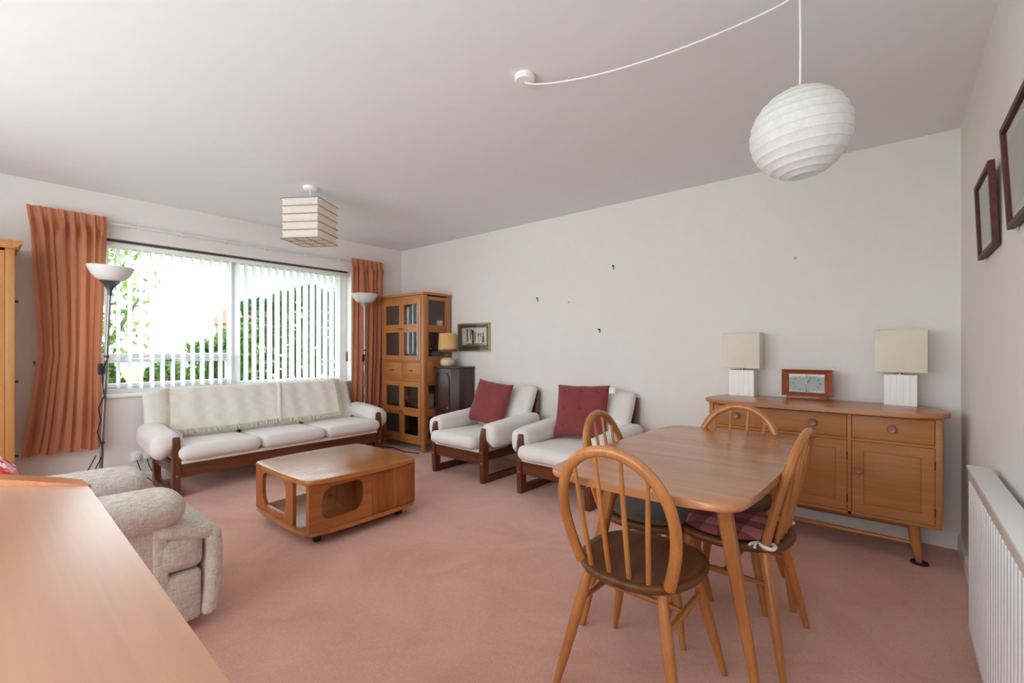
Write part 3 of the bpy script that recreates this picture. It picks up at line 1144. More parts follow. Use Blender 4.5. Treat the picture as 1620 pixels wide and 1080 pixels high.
simplebox('drawer_rail', MT['oak_x'], cab, .048, kw - .048, .004, .03, .985, 1.005, bev=.003)


def glazed(par, fn, u0, u1, v0, v1, w0, w1, rails, st, m=MT['oak_z'], mr=MT['oak_x'], name='door'):
    """framed door/side with panes between rails (list of v centres are bars)."""
    b = new()
    for a, c in ((u0, u0 + st), (u1 - st, u1)):
        prism(b, [(a, v0), (c, v0), (c, v1), (a, v1)], w0, w1, fn)
    d = ob(name, b, m, par)
    vs2 = [(v0, v0 + rails[0])] + list(rails[1:-1]) + [(v1 - rails[-1], v1)]
    for a, c in vs2:
        b = prism(new(), [(u0 + st, a), (u1 - st, a), (u1 - st, c), (u0 + st, c)], w0, w1, fn)
        ob('door_rail', b, mr, d)
    wm = (w0 + w1) / 2
    for (a, c), (e, f) in zip(vs2, vs2[1:]):
        ob('glass_pane', prism(new(), [(u0 + st, c), (u1 - st, c), (u1 - st, e), (u0 + st, e)], wm - .002, wm + .002, fn), MT['cabglass'], d, angle=0)
    return d


mid = kw / 2
for (u0, u1) in ((.05, mid - .0015), (mid + .0015, kw - .05)):
    left = u0 < mid - .1
    d = glazed(cab, XZ, u0, u1, 1.007, 1.698, -.004, .018, [.055, (1.325, 1.415), .06], .042)
    kx = (u1 - .016) if left else (u0 + .016)
    b = new()
    lathe(b, [(.006, 0), (.006, .008), (.011, .014), (.011, .020), (.006, .024)], 12, M=Matrix.Translation((kx, -.004, 1.365)) @ Matrix.Rotation(PI / 2, 4, 'X'))
    ob('knob', b, MT['clockwood'], d)
    d = glazed(cab, XZ, u0, u1, .117, .773, -.004, .018, [.055, (.385, .475), .06], .042)
    b = new()
    lathe(b, [(.006, 0), (.006, .008), (.011, .014), (.011, .020), (.006, .024)], 12, M=Matrix.Translation((kx, -.004, .425)) @ Matrix.Rotation(PI / 2, 4, 'X'))
    ob('knob', b, MT['clockwood'], d)
    b = new()
    box(b, u0, u1, -.004, .02, .802, .983, bev=.003)
    dr = ob('drawer', b, MT['oak_x'], cab)
    b = new()
    box(b, u0 + .035, u1 - .035, -.0065, -.004, .825, .960, bev=.001)
    ob('drawer_panel', b, MT['oak_x'], dr)
    b = new()
    box(b, (u0 + u1) / 2 - .03, (u0 + u1) / 2 + .03, -.024, -.0065, .888, .902, bev=.005)
    ob('handle', b, MT['clockwood'], dr)
for x in (.004, kw - .026):
    glazed(cab, YZ, .05, kd - .05, 1.007, 1.72, x, x + .022, [.045, (1.325, 1.40), .04], .02, MT['oak_side'], MT['oak_side'], 'glazed_side')
    glazed(cab, YZ, .05, kd - .05, .09, .77, x, x + .022, [.045, (.385, .475), .04], .02, MT['oak_side'], MT['oak_side'], 'glazed_side')
    simplebox('side_panel', MT['oak_side'], cab, x, x + .022, .048, kd - .048, .772, 1.005, bev=.002)
for x in (.03, kw - .05):
    b = new()

# things inside it
def mug(label, loc, rz):
    r = thing('mug', label, 'mug', loc, rz)
    b = new()
    lathe(b, [(.034, 0), (.037, .004), (.038, .085), (.035, .085), (.034, .008)], 20)
    ob('body', b, MT['mint'], r)
    b = new()
    tube(b, [(.036, 0, .07), (.055, 0, .068), (.062, 0, .045), (.053, 0, .022), (.036, 0, .02)], .005, 6)
    ob('handle', b, MT['mint'], r)
    b = new()
    lathe(b, [(.0385, .02), (.0387, .06)], 8, cap=False)
    return r


zu = 1.376
mug('white mug on the top shelf of the oak cabinet, by its right side', (-4.01, 3.50, zu), 2.0)
b = new()
lathe(b, [(.022, 0), (.024, .006), (.010, .02), (.014, .05), (.010, .075), (.012, .09), (.005, .105)], 14)
tag(ob('figurine', b, MT['darkbrown'], loc=(-4.06, 3.33, zu)), 'dark figurine on the top shelf, left of the white mug', 'figurine')
b = new()
lathe(b, [(.05, 0), (.09, .012), (.10, .02), (.085, .018)], 20)
tag(ob('shallow_dish', b, MT['darkbrown'], loc=(-4.52, 3.36, zu)), 'dark shallow dish on the top left shelf of the oak cabinet', 'dish')
for k, (x, hh) in enumerate(((-4.53, .11), (-4.44, .085))):
    b = new()
    lathe(b, [(.018, 0), (.02, .01), (.008, .03), (.016, hh * .6), (.007, hh * .8), (.010, hh * .92), (.003, hh)], 12)
    tag(ob('figurine', b, MT['blackhole'], loc=(x, 3.34, 1.016)), ['taller black figurine behind the left door above the drawers', 'shorter black figurine behind the left door above the drawers'][k], 'figurine', 'black figurines above the drawers')
for k, (x, wh) in enumerate(((-4.25, 'leftmost'), (-4.16, 'middle'), (-4.07, 'rightmost'))):
    b = new()
    lathe(b, [(.026, 0), (.026, .003), (.004, .008), (.004, .07), (.026, .095), (.031, .15), (.029, .15), (.024, .097), (.003, .078)], 16)
    tag(ob('wine_glass', b, MT['smoke'], loc=(x, 3.40, 1.016)), wh + ' of three stemmed glasses behind the right door above the drawers', 'glass', 'stemmed glasses in the oak cabinet')
b = new()
lathe(b, [(.05, 0), (.06, .01), (.10, .05), (.105, .075), (.10, .075), (.09, .05), (.05, .015)], 20)
tag(ob('glass_bowl', b, MT['pewter'], loc=(-4.18, 3.36, .446)), 'grey metal bowl on the shelf behind the lower right door', 'bowl')
b = new()
lathe(b, [(.03, 0), (.045, .03), (.045, .06), (.02, .09), (.022, .11)], 16)
tag(ob('small_jug', b, MT['pewter'], loc=(-4.44, 3.33, .446)), 'small pale jug on the shelf behind the lower left door', 'jug')
b = new()
cushion(b, -.05, .05, -.05, .05, 0, .19, r=.03)
tag(ob('ceramic_jar', b, MT['pebble'], loc=(-4.035, 3.36, .446)), 'tall cream jar behind the lower right door, by the side', 'jar')

# ------------------------------------------------------------------ dark cabinet, its lamp, the picture
dc = thing('corner_cupboard', 'small dark mahogany cupboard with chamfered corners beside the oak cabinet', 'cupboard', (-3.748, 3.33, 0))
dw = .172
P = [(-dw, .04), (-dw + .03, 0), (dw - .065, 0), (dw, .065), (dw, .285), (-dw, .285)]
ob('body', prism(new(), P, .05, .925, bev=.004), MT['mahog'], dc)
P2 = [(x * 1.06, (y - .012 if y < .2 else y)) for x, y in P]
ob('top', prism(new(), P2, .925, .945, bev=.006), MT['mahog'], dc)
ob('plinth', prism(new(), P2, 0, .05, bev=.006), MT['mahog'], dc)
o_ = [(-.125, .10), (.085, .10), (.085, .84), (.06, .86), (.045, .88), (-.085, .88), (-.10, .86), (-.125, .84)]
i_ = [(x * .93 - .001, .49 + (z - .49) * .978) for x, z in o_]
ob('door_moulding', frame_ring(new(), o_, i_, -.006, .001, XZ), MT['mahog'], dc)
b = new()
lathe(b, [(.006, 0), (.011, .012), (.006, .018)], 10, M=Matrix.Translation((.07, 0, .5)) @ Matrix.Rotation(PI / 2, 4, 'X'))
ob('knob', b, MT['brass'], dc)

lp = thing('table_lamp', 'squat pebble lamp with amber drum shade on the dark cupboard', 'lamp', (-3.815, 3.44, .945))
b = new()
lathe(b, [(.05, 0), (.07, .012), (.082, .045), (.078, .07), (.055, .093), (.02, .10)], 28)
ob('base', b, MT['pebble'], lp)
b = new()
lathe(b, [(.018, .099), (.016, .14), (.02, .145), (.02, .17)], 12)
ob('neck', b, MT['darkbrown'], lp)
b = new()
grid(b, 40, 1, lambda u, v_: ((.098 - .012 * v_ + .006) * math.cos(2 * PI * u), (.098 - .012 * v_ + .006) * math.sin(2 * PI * u), .160 + .205 * v_))
t = NT('amber_shade_landscape')
t.set(Roughness=.8)
tc = t.n('ShaderNodeTexCoord')
sp = t.n('ShaderNodeSeparateXYZ')
t.l(tc.outputs['Object'], sp.inputs[0])
hh = t.math('ADD', sp.outputs[2], t.math('MULTIPLY', t.noise(t.coord(), 14, 3), -.03))
cc = t.ramp(t.math('MULTIPLY', t.math('SUBTRACT', hh, .13), 5), [(0.0, (.10, .035, .018)), (.13, (.20, .09, .035)), (.20, (.10, .035, .02)), (.24, (.66, .40, .16))])
t.l(cc, t.p.inputs['Base Color'])
MT['landscape'] = t.m
ob('lamp_shade', b, MT['landscape'], lp)

pc = thing('framed_picture', 'small gilt framed picture of dark figures on the back wall beside the amber lamp', 'picture', (-3.595, RY1, 1.267))
o_ = [(-.248, -.157), (.248, -.157), (.248, .157), (-.248, .157)]
i_ = [(-.232, -.141), (.232, -.141), (.232, .141), (-.232, .141)]
ob('frame', frame_ring(new(), o_, i_, -.02, -.001, XZ), MT['brass'], pc)
ob('mount', box(new(), -.233, .233, -.008, -.003, -.142, .142), plain('navy_mount', (.035, .045, .06), .4), pc, angle=0)
# a flat print: pale ground, dark tree trunks and figures
ob('print', box(new(), -.185, .195, -.0095, -.008, -.088, .105), plain('print_paper', (.62, .52, .42), .6, vary=.15), pc, angle=0)
b = new()
rnd = random.Random(3)
for x, w, z0, z1 in ((-.10, .02, -.05, .095), (-.05, .012, -.03, .09), (-.01, .025, -.08, .08), (.02, .012, -.05, .06), (.075, .016, .01, .04), (.105, .014, .005, .04), (.145, .03, -.06, .01), (.15, .014, .01, .05), (-.03, .012, .03, .09)):
    box(b, x - w / 2, x + w / 2, -.0102, -.0095, z0, z1)
box(b, -.12, .175, -.0102, -.0095, -.082, -.072)
ob('dark_figures', b, plain('ink_brown', (.035, .014, .012), .6), pc, angle=0, kind='stuff')
b = new()
for x, w, z0, z1 in ((-.155, .03, -.07, .03), (-.12, .02, -.075, .06), (-.085, .022, -.07, .065), (-.06, .014, -.06, .05), (.05, .03, -.06, -.0), (.06, .016, .05, .09), (.12, .02, .05, .09)):
    box(b, x - w / 2, x + w / 2, -.0100, -.0095, z0, z1)
ob('pale_figures', b, plain('ink_white', (.66, .68, .66), .6), pc, angle=0, kind='stuff')
ob('glazing', box(new(), -.233, .233, -.0145, -.013, -.142, .142), MT['glass'], pc, angle=0)

# nails left in the back wall
for k, (x, z, lab) in enumerate(((-2.712, 1.637, 'lone nail in the back wall, leftmost, above the first armchair'), (-1.887, 1.862, 'dark nail highest on the left half of the back wall'), (-2.023, 1.313, 'dark nail lowest on the back wall, above the second armchair'), (-.524, 1.762, 'pale wall plug highest on the right, above the clock'), (-2.35, 1.576, 'faint pale plug between two nails on the back wall'))):
    b = new()
    M_ = Matrix.Translation((x, RY1, z)) @ Matrix.Rotation(PI / 2, 4, 'X')
    if k < 3:
        lathe(b, [(.004, 0), (.004, .012), (.009, .013), (.009, .017)], 8, M=M_)
        box(b, x - .004, x + .004, RY1 - .006, RY1, z - .028, z - .012, bev=.001)
    else:
        lathe(b, [(.012, 0), (.012, .003), (.006, .004)], 10, M=M_)
    tag(ob('wall_nail', b, MT['blackhole'] if k < 3 else plain('filler%d' % k, (.52, .47, .43), .9)), lab, 'nail', 'nails in the back wall')

# black loudspeaker in the corner
spk = thing('loudspeaker', 'small black loudspeaker on the floor under the right curtain', 'speaker', (-4.80, 3.10, 0))
simplebox('case', MT['black'], spk, -.07, .07, -.075, .075, 0, .335, bev=.004)
b = new()
lathe(b, [(.05, 0), (.045, .004), (.02, .001)], 20, M=Matrix.Translation((.07, 0, .13)) @ Matrix.Rotation(PI / 2, 4, 'Y'))
ob('cone', b, MT['greymetal'], spk)

# ------------------------------------------------------------------ sideboard
SX0, SX1, SY0, SY1 = -.958, .186, 3.205, 3.60
SZ0, SZ1 = .212, .787
sb = thing('sideboard', 'elm sideboard with round knobs and splayed legs against the back wall', 'sideboard', (0, 0, 0))
sb.location = ((SX0 + SX1) / 2, SY0, 0)
ox = (SX0 + SX1) / 2
hw = (SX1 - SX0) / 2
b = new()
P = []
for k in range(25):
    f = k / 24
    x = -hw - .025 + (2 * hw + .055) * f
    e = abs(2 * f - 1)
    P.append((x, -.105 + .02 * e ** 2 + .085 * max(0, (e - .86) / .14) ** 2.2))
P += [(hw + .034, .05), (hw + .022, .20), (hw - .02, .32), (hw - .09, .38), (-hw + .09, .38), (-hw + .02, .32), (-hw - .018, .20), (-hw - .028, .05)]
ob('top', prism(new(), P, SZ1 + .002, SZ1 + .028, bev=.010, seg=3), MT['side_top'], sb)
fr = .03
b = new()
box(b, -hw, hw, fr, .375, SZ0 + .02, SZ1, bev=.002)
ob('carcass', b, MT['side_x'], sb)
dvx = -.199 - ox       # divider
for x0, x1 in ((-hw, -hw + .026), (dvx - .010, dvx + .010), (hw - .028, hw)):
    simplebox('stile', MT['side_x'], sb, x0, x1, 0, fr, SZ0, SZ1, bev=.002)
for a, c, e, f in ((-hw + .026, dvx - .010, SZ1 - .012, SZ1), (dvx + .010, hw - .028, SZ1 - .012, SZ1), (-hw + .026, dvx - .010, .628, .643), (dvx + .010, hw - .028, .628, .643), (-hw + .026, hw - .028, SZ0, SZ0 + .017)):
    simplebox('front_rail', MT['side_x'], sb, a, c, 0, fr, e, f, bev=.0015)


def knob(par, x, y, z, m=MT['knob'], s=1.0):
    b = new()
    lathe(b, [(.008 * s, 0), (.008 * s, .008), (.020 * s, .014), (.021 * s, .020), (.017 * s, .024), (.006 * s, .0225)], 20, M=Matrix.Translation((x, y, z)) @ Matrix.Rotation(PI / 2, 4, 'X'))
    return ob('knob', b, m, par)


d = simplebox('drawer', MT['side_x'], sb, -hw + .028, dvx - .012, .002, fr, .645, SZ1 - .014, bev=.002)
knob(d, -.79 - ox, .002, .713)
knob(d, -.372 - ox, .002, .712)
d = simplebox('drawer', MT['side_x'], sb, dvx + .012, hw - .030, .002, fr, .645, SZ1 - .014, bev=.002)
knob(d, -.015 - ox, .002, .712)
mdx = (-hw + .028 + dvx - .012) / 2
for k, (a, c) in enumerate(((-hw + .028, mdx - .001), (mdx + .001, dvx - .012), (dvx + .012, hw - .030))):
    z0, z1 = SZ0 + .019, .626
    s_ = .052
    b = new()
    o_ = [(a, z0), (c, z0), (c, z1), (a, z1)]
    i_ = [(a + s_, z0 + s_), (c - s_, z0 + s_), (c - s_, z1 - s_), (a + s_, z1 - s_)]
    frame_ring(b, o_, i_, .002, fr, XZ)
    d = ob('door', b, MT['side_x'], sb)
    b = new()
    box(b, a + s_ + .0012, c - s_ - .0012, .0028, fr - .002, z0 + s_ + .0012, z1 - s_ - .0012, bev=.0004)
    ob('door_panel', b, MT['side_x'], d)
    knob(d, (c - .03) if k == 0 else (a + .03), .002, .47)
    hxp = a - .001 if k == 0 else c
    for zz in (.30, .54):
        b = new()
        box(b, hxp - .001, hxp + .004, -.001, .012, zz - .022, zz + .022)
        ob('hinge', b, MT['blackhole'], d)
for sx in (-1, 1):
    for (yt, yb) in ((.05, .058), (.33, .37)):
        b = new()
        xt, xb = sx * (hw - .115), sx * (hw - .088)
        tube(b, [(xt, yt, SZ0 + .02), (xt + (xb - xt) * .3, yt + (yb - yt) * .3, .15), (xb, yb, .0)], [.024, .026, .013], 14)
        ob('leg', b, MT['elm_z'], sb)
b = new()
for yy in (.053, .35):
    tube(b, [(-hw + .105, yy, .105), (0, yy, .105), (hw - .105, yy, .105)], [.010, .015, .010], 10)
ob('stretcher', b, MT['elm_x'], sb)
b = new()
lathe(b, [(.035, 0), (.04, .004), (.036, .012), (.025, .012), (.022, .006)], 22)
tag(ob('castor_cup', b, MT['blackhole'], loc=(SX1 - .088, SY0 + .058, 0)), 'black cup under the right front leg of the sideboard', 'castor cup')

ZT = SZ1 + .028


def box_lamp(label, x, y, sw, bw, rz=0):
    r = thing('table_lamp', label, 'lamp', (x, y, ZT), rz, 'white box lamps on the sideboard')
    # base: five grooved boards
    b = new()
    n = 5
    P = []
    hb = bw / 2
    for k in range(n):
        a = -hb + bw * k / n
        c = a + bw / n
        P += [(a + .001, -.042), (a + .002, -.044), (c - .002, -.044), (c - .001, -.042)]
    P += [(hb, .042), (-hb, .042)]
    ob('base', prism(new(), P, 0, .178, bev=0), MT['white'], r, angle=20)
    b = new()
    lathe(b, [(.012, .178), (.012, .186), (.008, .187), (.008, .235)], 12)
    ob('stem', b, MT['brass'], r)
    b = new()
    hs_, hd = sw / 2, .062
    o_ = rrect(-hs_, hs_, -hd, hd, .004, 2)
    i_ = rrect(-hs_ + .002, hs_ - .002, -hd + .002, hd - .002, .003, 2)
    frame_ring(b, o_, i_, .192, .440, lambda u, v_, w: (u, v_, w))
    ob('lamp_shade', b, MT['shade'], r)
    b = new()
    for z in (.195, .437):
        tube(b, [(-hs_ - .0005, -hd - .0005, z), (hs_ + .0005, -hd - .0005, z), (hs_ + .0005, hd + .0005, z), (-hs_ - .0005, hd + .0005, z)], .0022, 5, closed=True)
    ob('shade_trim', b, MT['shade'], r)
    b = new()
    box(b, -hs_ + .002, hs_ - .002, -.004, .004, .232, .238)
    ob('shade_carrier', b, MT['steel'], r)
    return r


box_lamp('cream box shade lamp on the left end of the sideboard, left of the clock', -.828, 3.535, .238, .162)
box_lamp('cream box shade lamp on the right end of the sideboard, near the corner', .022, 3.52, .236, .150, 0)

# clock
ck_ = thing('mantel_clock', 'red wood mantel clock with silver dial between the two box lamps', 'clock', (-.440, 3.515, ZT))
simplebox('foot', MT['clockwood'], ck_, -.112, .112, -.03, .035, 0, .022, bev=.003)
o_ = [(-.138, .022), (.138, .022), (.138, .192), (-.138, .192)]
i_ = [(-.098, .045), (.098, .045), (.098, .164), (-.098, .164)]
b = new()
A = [b.verts.new((u, -.040, v_)) for u, v_ in o_]
A2 = [b.verts.new((u, .035, v_)) for u, v_ in o_]
I = [b.verts.new((u, -.018, v_)) for u, v_ in i_]
for k in range(4):
    j = (k + 1) % 4
    b.faces.new((A[k], A[j], I[j], I[k]))
    b.faces.new((A[k], A2[k], A2[j], A[j]))
b.faces.new(A2)
b.faces.new(I[::-1])
ob('case', b, MT['clockwood'], ck_)
dial = ob('dial', box(new(), -.097, .097, -.0215, -.019, .046, .163), plain('silver_dial', (.42, .45, .45), .45, vary=.05), ck_, angle=0)
b = new()
for h in range(12):
    a = math.radians(90 - 30 * h)
    rx, rz_ = .074, .049
    c, s_ = math.cos(a), math.sin(a)
    px_, pz_ = rx * c, rz_ * s_ + .104
    L = .014 if h % 3 == 0 else .010
    M_ = Matrix.Translation((px_, -.0225, pz_)) @ Matrix.Rotation(-math.atan2(s_ * rz_, c * rx), 4, 'Y')
    box(b, -L / 2, L / 2, -.001, .001, -.0022, .0022, M=M_)
ob('hour_marks', b, plain('grey_marks', (.10, .10, .10), .3, metal=.5), dial)
for nm, ang, L, w in (('hour_hand', 58, .030, .0028), ('minute_hand', 60, .050, .002)):
    b = new()
    M_ = Matrix.Translation((0, -.0245 if nm[0] == 'h' else -.026, .104)) @ Matrix.Rotation(-math.radians(ang), 4, 'Y')
    box(b, -.008, L, -.0005, .0005, -w, w, M=M_)
    ob(nm, b, MT['knob'], dial)
b = new()
lathe(b, [(.005, 0), (.003, .008)], 10, M=Matrix.Translation((0, -.0215, .104)) @ Matrix.Rotation(PI / 2, 4, 'X'))
ob('hand_boss', b, MT['steel'], dial)
ob('crystal', box(new(), -.097, .097, -.0325, -.0315, .046, .163), MT['glass'], ck_, angle=0)

# ------------------------------------------------------------------ dining table
TZ = .71
dt = thing('dining_table', 'elm plank dining table with rounded corners and tapered splayed legs', 'dining table', (-.655, 1.985, 0))
P = bowed(.327, .625, .022, .075, 8)
ob('table_top', prism(new(), P, TZ - .026, TZ, bev=.010, seg=3), MT['elm_top'], dt)
for (xt, xb) in ((-.165, -.345), (.215, .315)):
    for sy in (-1, 1):
        yt, yb = sy * .39, sy * .335
        b = new()
        rings = []
        for z, hw_ in ((TZ - .026, .0235), (.40, .020), (0, .0125)):
            f = 1 - z / (TZ - .026)
            x, y = xt + (xb - xt) * f, yt + (yb - yt) * f
            c_ = hw_ * .35
            rings.append([b.verts.new((x + u, y + v_, z)) for u, v_ in ((-hw_ + c_, -hw_), (hw_ - c_, -hw_), (hw_, -hw_ + c_), (hw_, hw_ - c_), (hw_ - c_, hw_), (-hw_ + c_, hw_), (-hw_, hw_ - c_), (-hw_, -hw_ + c_))])
        for A, B in zip(rings, rings[1:]):
            for k in range(8):
                b.faces.new((A[k], A[(k + 1) % 8], B[(k + 1) % 8], B[k]))
        b.faces.new(rings[0])
        b.faces.new(rings[-1][::-1])
        ob('leg', b, MT['elm_z'], dt, angle=25)
b = new()
for sy in (-1, 1):
    box(b, -.22, .24, sy * .39 - .012, sy * .39 + .012, TZ - .066, TZ - .027, bev=.003)
for sx in (-.165, .20):
    box(b, sx - .012, sx + .012, -.38, .38, TZ - .062, TZ - .027, bev=.003)
ob('apron', b, MT['elm_x'], dt)


# ------------------------------------------------------------------ windsor chairs
def windsor(label, loc, rz):
    r = thing('dining_chair', label, 'chair', loc, rz, 'hoop back dining chairs')
    # seat
    N = 40
    out = []
    for k in range(N):
        a = 2 * PI * k / N
        c, s_ = math.cos(a), math.sin(a)
        x = .208 * math.copysign(abs(c) ** .72, c)
        y = .210 * math.copysign(abs(s_) ** .80, s_)
        x *= 1 - .16 * max(0, -y / .21) ** 1.2
        out.append((x, y))
    b = new()
    rings = []
    for sc_, z in ((.05, .420), (.35, .421), (.65, .424), (.86, .430), (.965, .433), (1.0, .427), (1.0, .417), (.96, .405), (.88, .398), (.3, .398)):
        rings.append([b.verts.new((x * sc_, y * sc_, z)) for x, y in out])
    for A, B in zip(rings, rings[1:]):
        for k in range(N):
            b.faces.new((A[k], A[(k + 1) % N], B[(k + 1) % N], B[k]))
    b.faces.new(rings[0][::-1])
    b.faces.new(rings[-1])
    ob('seat', b, MT['seat'], r, angle=60)
    zb, zs, zt, wm = .425, .62, .852, .190

    def ly(z):
        return -.145 - (z - .43) * .26
    pts = []
    n1 = 7
    for k in range(n1):
        f = k / n1
        z = zb + (zs - zb) * f
        pts.append((-(.152 + (wm - .152) * math.sin(f * PI / 2)), z))
    for k in range(25):
        a = PI - PI * k / 24
        pts.append((wm * math.cos(a), zs + (zt - .018 - zs) * math.sin(a) ** .95))
    for k in range(n1 - 1, -1, -1):
        f = k / n1
        z = zb + (zs - zb) * f
        pts.append((.152 + (wm - .152) * math.sin(f * PI / 2), z))
    nv = Vector((0, 1, .26)).normalized()
    b = tube(new(), [(x, ly(z), z) for x, z in pts], .0185, 10, ry=.0155, nrm=nv)
    ob('back_hoop', b, MT['elm_z'], r)
    for x in (-.098, -.034, .034, .098):
        xt = x * 1.28
        zt_ = zs + (zt - .018 - zs) * max(0, 1 - (xt / wm) ** 2) ** .48
        b = tube(new(), [(x, -.168, .425), ((x + xt) / 2, (-.168 + ly(zt_)) / 2 - .002, (.425 + zt_) / 2), (xt, ly(zt_), zt_)], [.0085, .0085, .0065], 8)
        ob('spindle', b, MT['elm_z'], r)
    L = {}
    for sx in (-1, 1):
        for sy in (-1, 1):
            top = Vector((sx * .125, sy * .135, .402))
            ft = Vector((sx * .212, sy * .215, 0))
            L[(sx, sy)] = (top, ft)
            b = tube(new(), [top, top.lerp(ft, .35), top.lerp(ft, .7), ft], [.0155, .0185, .0165, .0105], 12)
            ob('leg', b, MT['elm_z'], r)
    mids = []
    for sx in (-1, 1):
        p = L[(sx, -1)][0].lerp(L[(sx, -1)][1], .27)
        q = L[(sx, 1)][0].lerp(L[(sx, 1)][1], .27)
        b = tube(new(), [p, (p + q) / 2, q], [.0075, .0125, .0075], 10)
        ob('stretcher', b, MT['elm_y'], r)
        mids.append((p + q) / 2)
    b = tube(new(), [mids[0], (mids[0] + mids[1]) / 2, mids[1]], [.0075, .0115, .0075], 10)
    ob('stretcher', b, MT['elm_x'], r)
    return r


c0 = windsor('hoop back elm chair at the near end of the table, its back to us', (-.672, 1.50, 0), 0)
dup(c0, 'hoop back elm chair on the left of the table with a grey seat pad', (-.845, 1.955, 0), -PI / 2 + math.radians(3))
dup(c0, 'hoop back elm chair on the right of the table with a red check seat pad', (-.500, 2.015, 0), PI / 2 - math.radians(2))
dup(c0, 'hoop back elm chair at the far end of the table, before the sideboard', (-.640, 2.420, 0), PI)


def pad(label, m, loc, rz, ties):
    r = thing('seat_pad', label, 'seat pad', loc, rz)
    N = 36
    b = new()
    out = []
    for k in range(N):
        a = 2 * PI * k / N
        c, s_ = math.cos(a), math.sin(a)
        x = .185 * math.copysign(abs(c) ** .8, c) * (1 - .14 * max(0, -s_))
        y = .175 * math.copysign(abs(s_) ** .85, s_)
        out.append((x, y))
    rings = []
    for sc_, z in ((.05, .031), (.5, .031), (.85, .027), (.96, .019), (1.0, .010), (.96, .003), (.8, 0), (.1, 0)):
        rings.append([b.verts.new((x * sc_, y * sc_, z)) for x, y in out])
    for A, B in zip(rings, rings[1:]):
        for k in range(N):
            b.faces.new((A[k], A[(k + 1) % N], B[(k + 1) % N], B[k]))
    b.faces.new(rings[0][::-1])
    b.faces.new(rings[-1])
    ob('cover', b, m, r, angle=60)
    for sx in ties:
        b = new()
        x, y = sx * .155, -.165
        pts = [(x + sx * (.024 * math.cos(a)) * .9, y + .024 * math.sin(a), .006 + .003 * math.sin(2 * a)) for a in [2 * PI * k / 14 for k in range(14)]]
        tube(b, pts, .007, 6, closed=True)
        tube(b, [(x - sx * .006, y + .028, .010), (x + sx * .016, y + .048, .008), (x + sx * .024, y + .056, .0)], .005, 6)
        tube(b, [(x - sx * .006, y + .028, .010), (x + sx * .022, y + .036, .010), (x + sx * .036, y + .034, .002)], .005, 6)
        ob('tie', b, MT['white'], r, label='white cloth tie knotted round the chair back')
    return r


pad('grey seat pad on the left dining chair, under the table edge', MT['greypad'], (-.825, 1.955, .430), -PI / 2 + math.radians(3), ())
pad('red check seat pad tied to the right dining chair with white tape', MT['check'], (-.512, 2.015, .430), PI / 2 - math.radians(2), (1, -1))

# ------------------------------------------------------------------ recliner
RCX, RCY = -2.485, .2
rc = thing('recliner_chair', 'oatmeal fabric recliner with rolled arms beyond the near desk', 'armchair', (RCX, RCY, 0))
B_ = MT['oatmeal']


def rcush(name, x0, x1, y0, y1, z0, z1, r, puff=(0, 0, 0), fn=None, wr=.004):
    return ob(name, cushion(new(), x0 - RCX, x1 - RCX, y0 - RCY, y1 - RCY, z0, z1, r, puff, fn, wrinkle=wr), B_, rc, angle=60)


rcush('side_panel', -2.31, -2.185, -.30, .505, .045, .50, .012, (.006, 0, 0))
rcush('side_panel', -2.79, -2.665, -.30, .505, .045, .50, .012, (.006, 0, 0))
rcush('arm', -2.335, -2.105, -.30, .555, .455, .590, .064, (.004, .012, .006))
rcush('arm', -2.865, -2.645, -.30, .545, .458, .590, .064, (.004, .012, .006))
rcush('seat_cushion', -2.66, -2.315, -.15, .56, .27, .465, .05, (0, 0, .02))
rcush('knee_roll', -2.795, -2.150, .470, .672, .385, .466, .032, (.004, .004, .006), lambda x, y, z: (x, y, z - .045 * max(0, min(1, (y - .30) / .17)) + (.015 if z < .42 else 0)))
rcush('footrest_cushion', -2.785, -2.172, .470, .632, .258, .408, .034, (.016, 0, 0))
rcush('footrest_panel', -2.785, -2.172, .470, .626, .045, .254, .022, (.014, 0, 0))
rcush('footrest_front', -2.797, -2.146, .618, .676, .05, .415, .028, (0, .008, 0), lambda x, y, z: (x, y + .020 * math.sin((z - .05) / .36 * PI * .8), z))
b = new()
for x in (-2.180, -2.79):
    box(b, x - .014 - RCX, x + .014 - RCX, .462 - RCY, .510 - RCY, .05, .46, bev=.010)
ob('front_piping', b, B_, rc, kind='stuff')
rcush('backrest', -2.70, -2.27, -.45, -.20, .40, 1.02, .09, (0, .03, 0), lambda x, y, z: (x, y - .12 * (z - .4), z))
b = new()
box(b, -.25, .25, -.42, .30, .0, .05, bev=.004)
ob('base', b, MT['black'], rc)

# ------------------------------------------------------------------ desk in the foreground
DZ = .78
dk = thing('writing_desk', 'cherry wood desk with raised end gallery in the near left corner', 'desk', (-1.1, -.1, 0))
A_ = Vector((-1.655 + 1.1, .214 + .1))
B2_ = Vector((-1.93 + 1.1, -.02 + .1))
P = [(.80, -.30), (.80, .284), tuple(A_), (-.915, .004), (-.97, -.10), (-.97, -.30)]
ob('desk_top', prism(new(), P[::-1], DZ - .03, DZ, bev=.004), MT['desk'], dk)
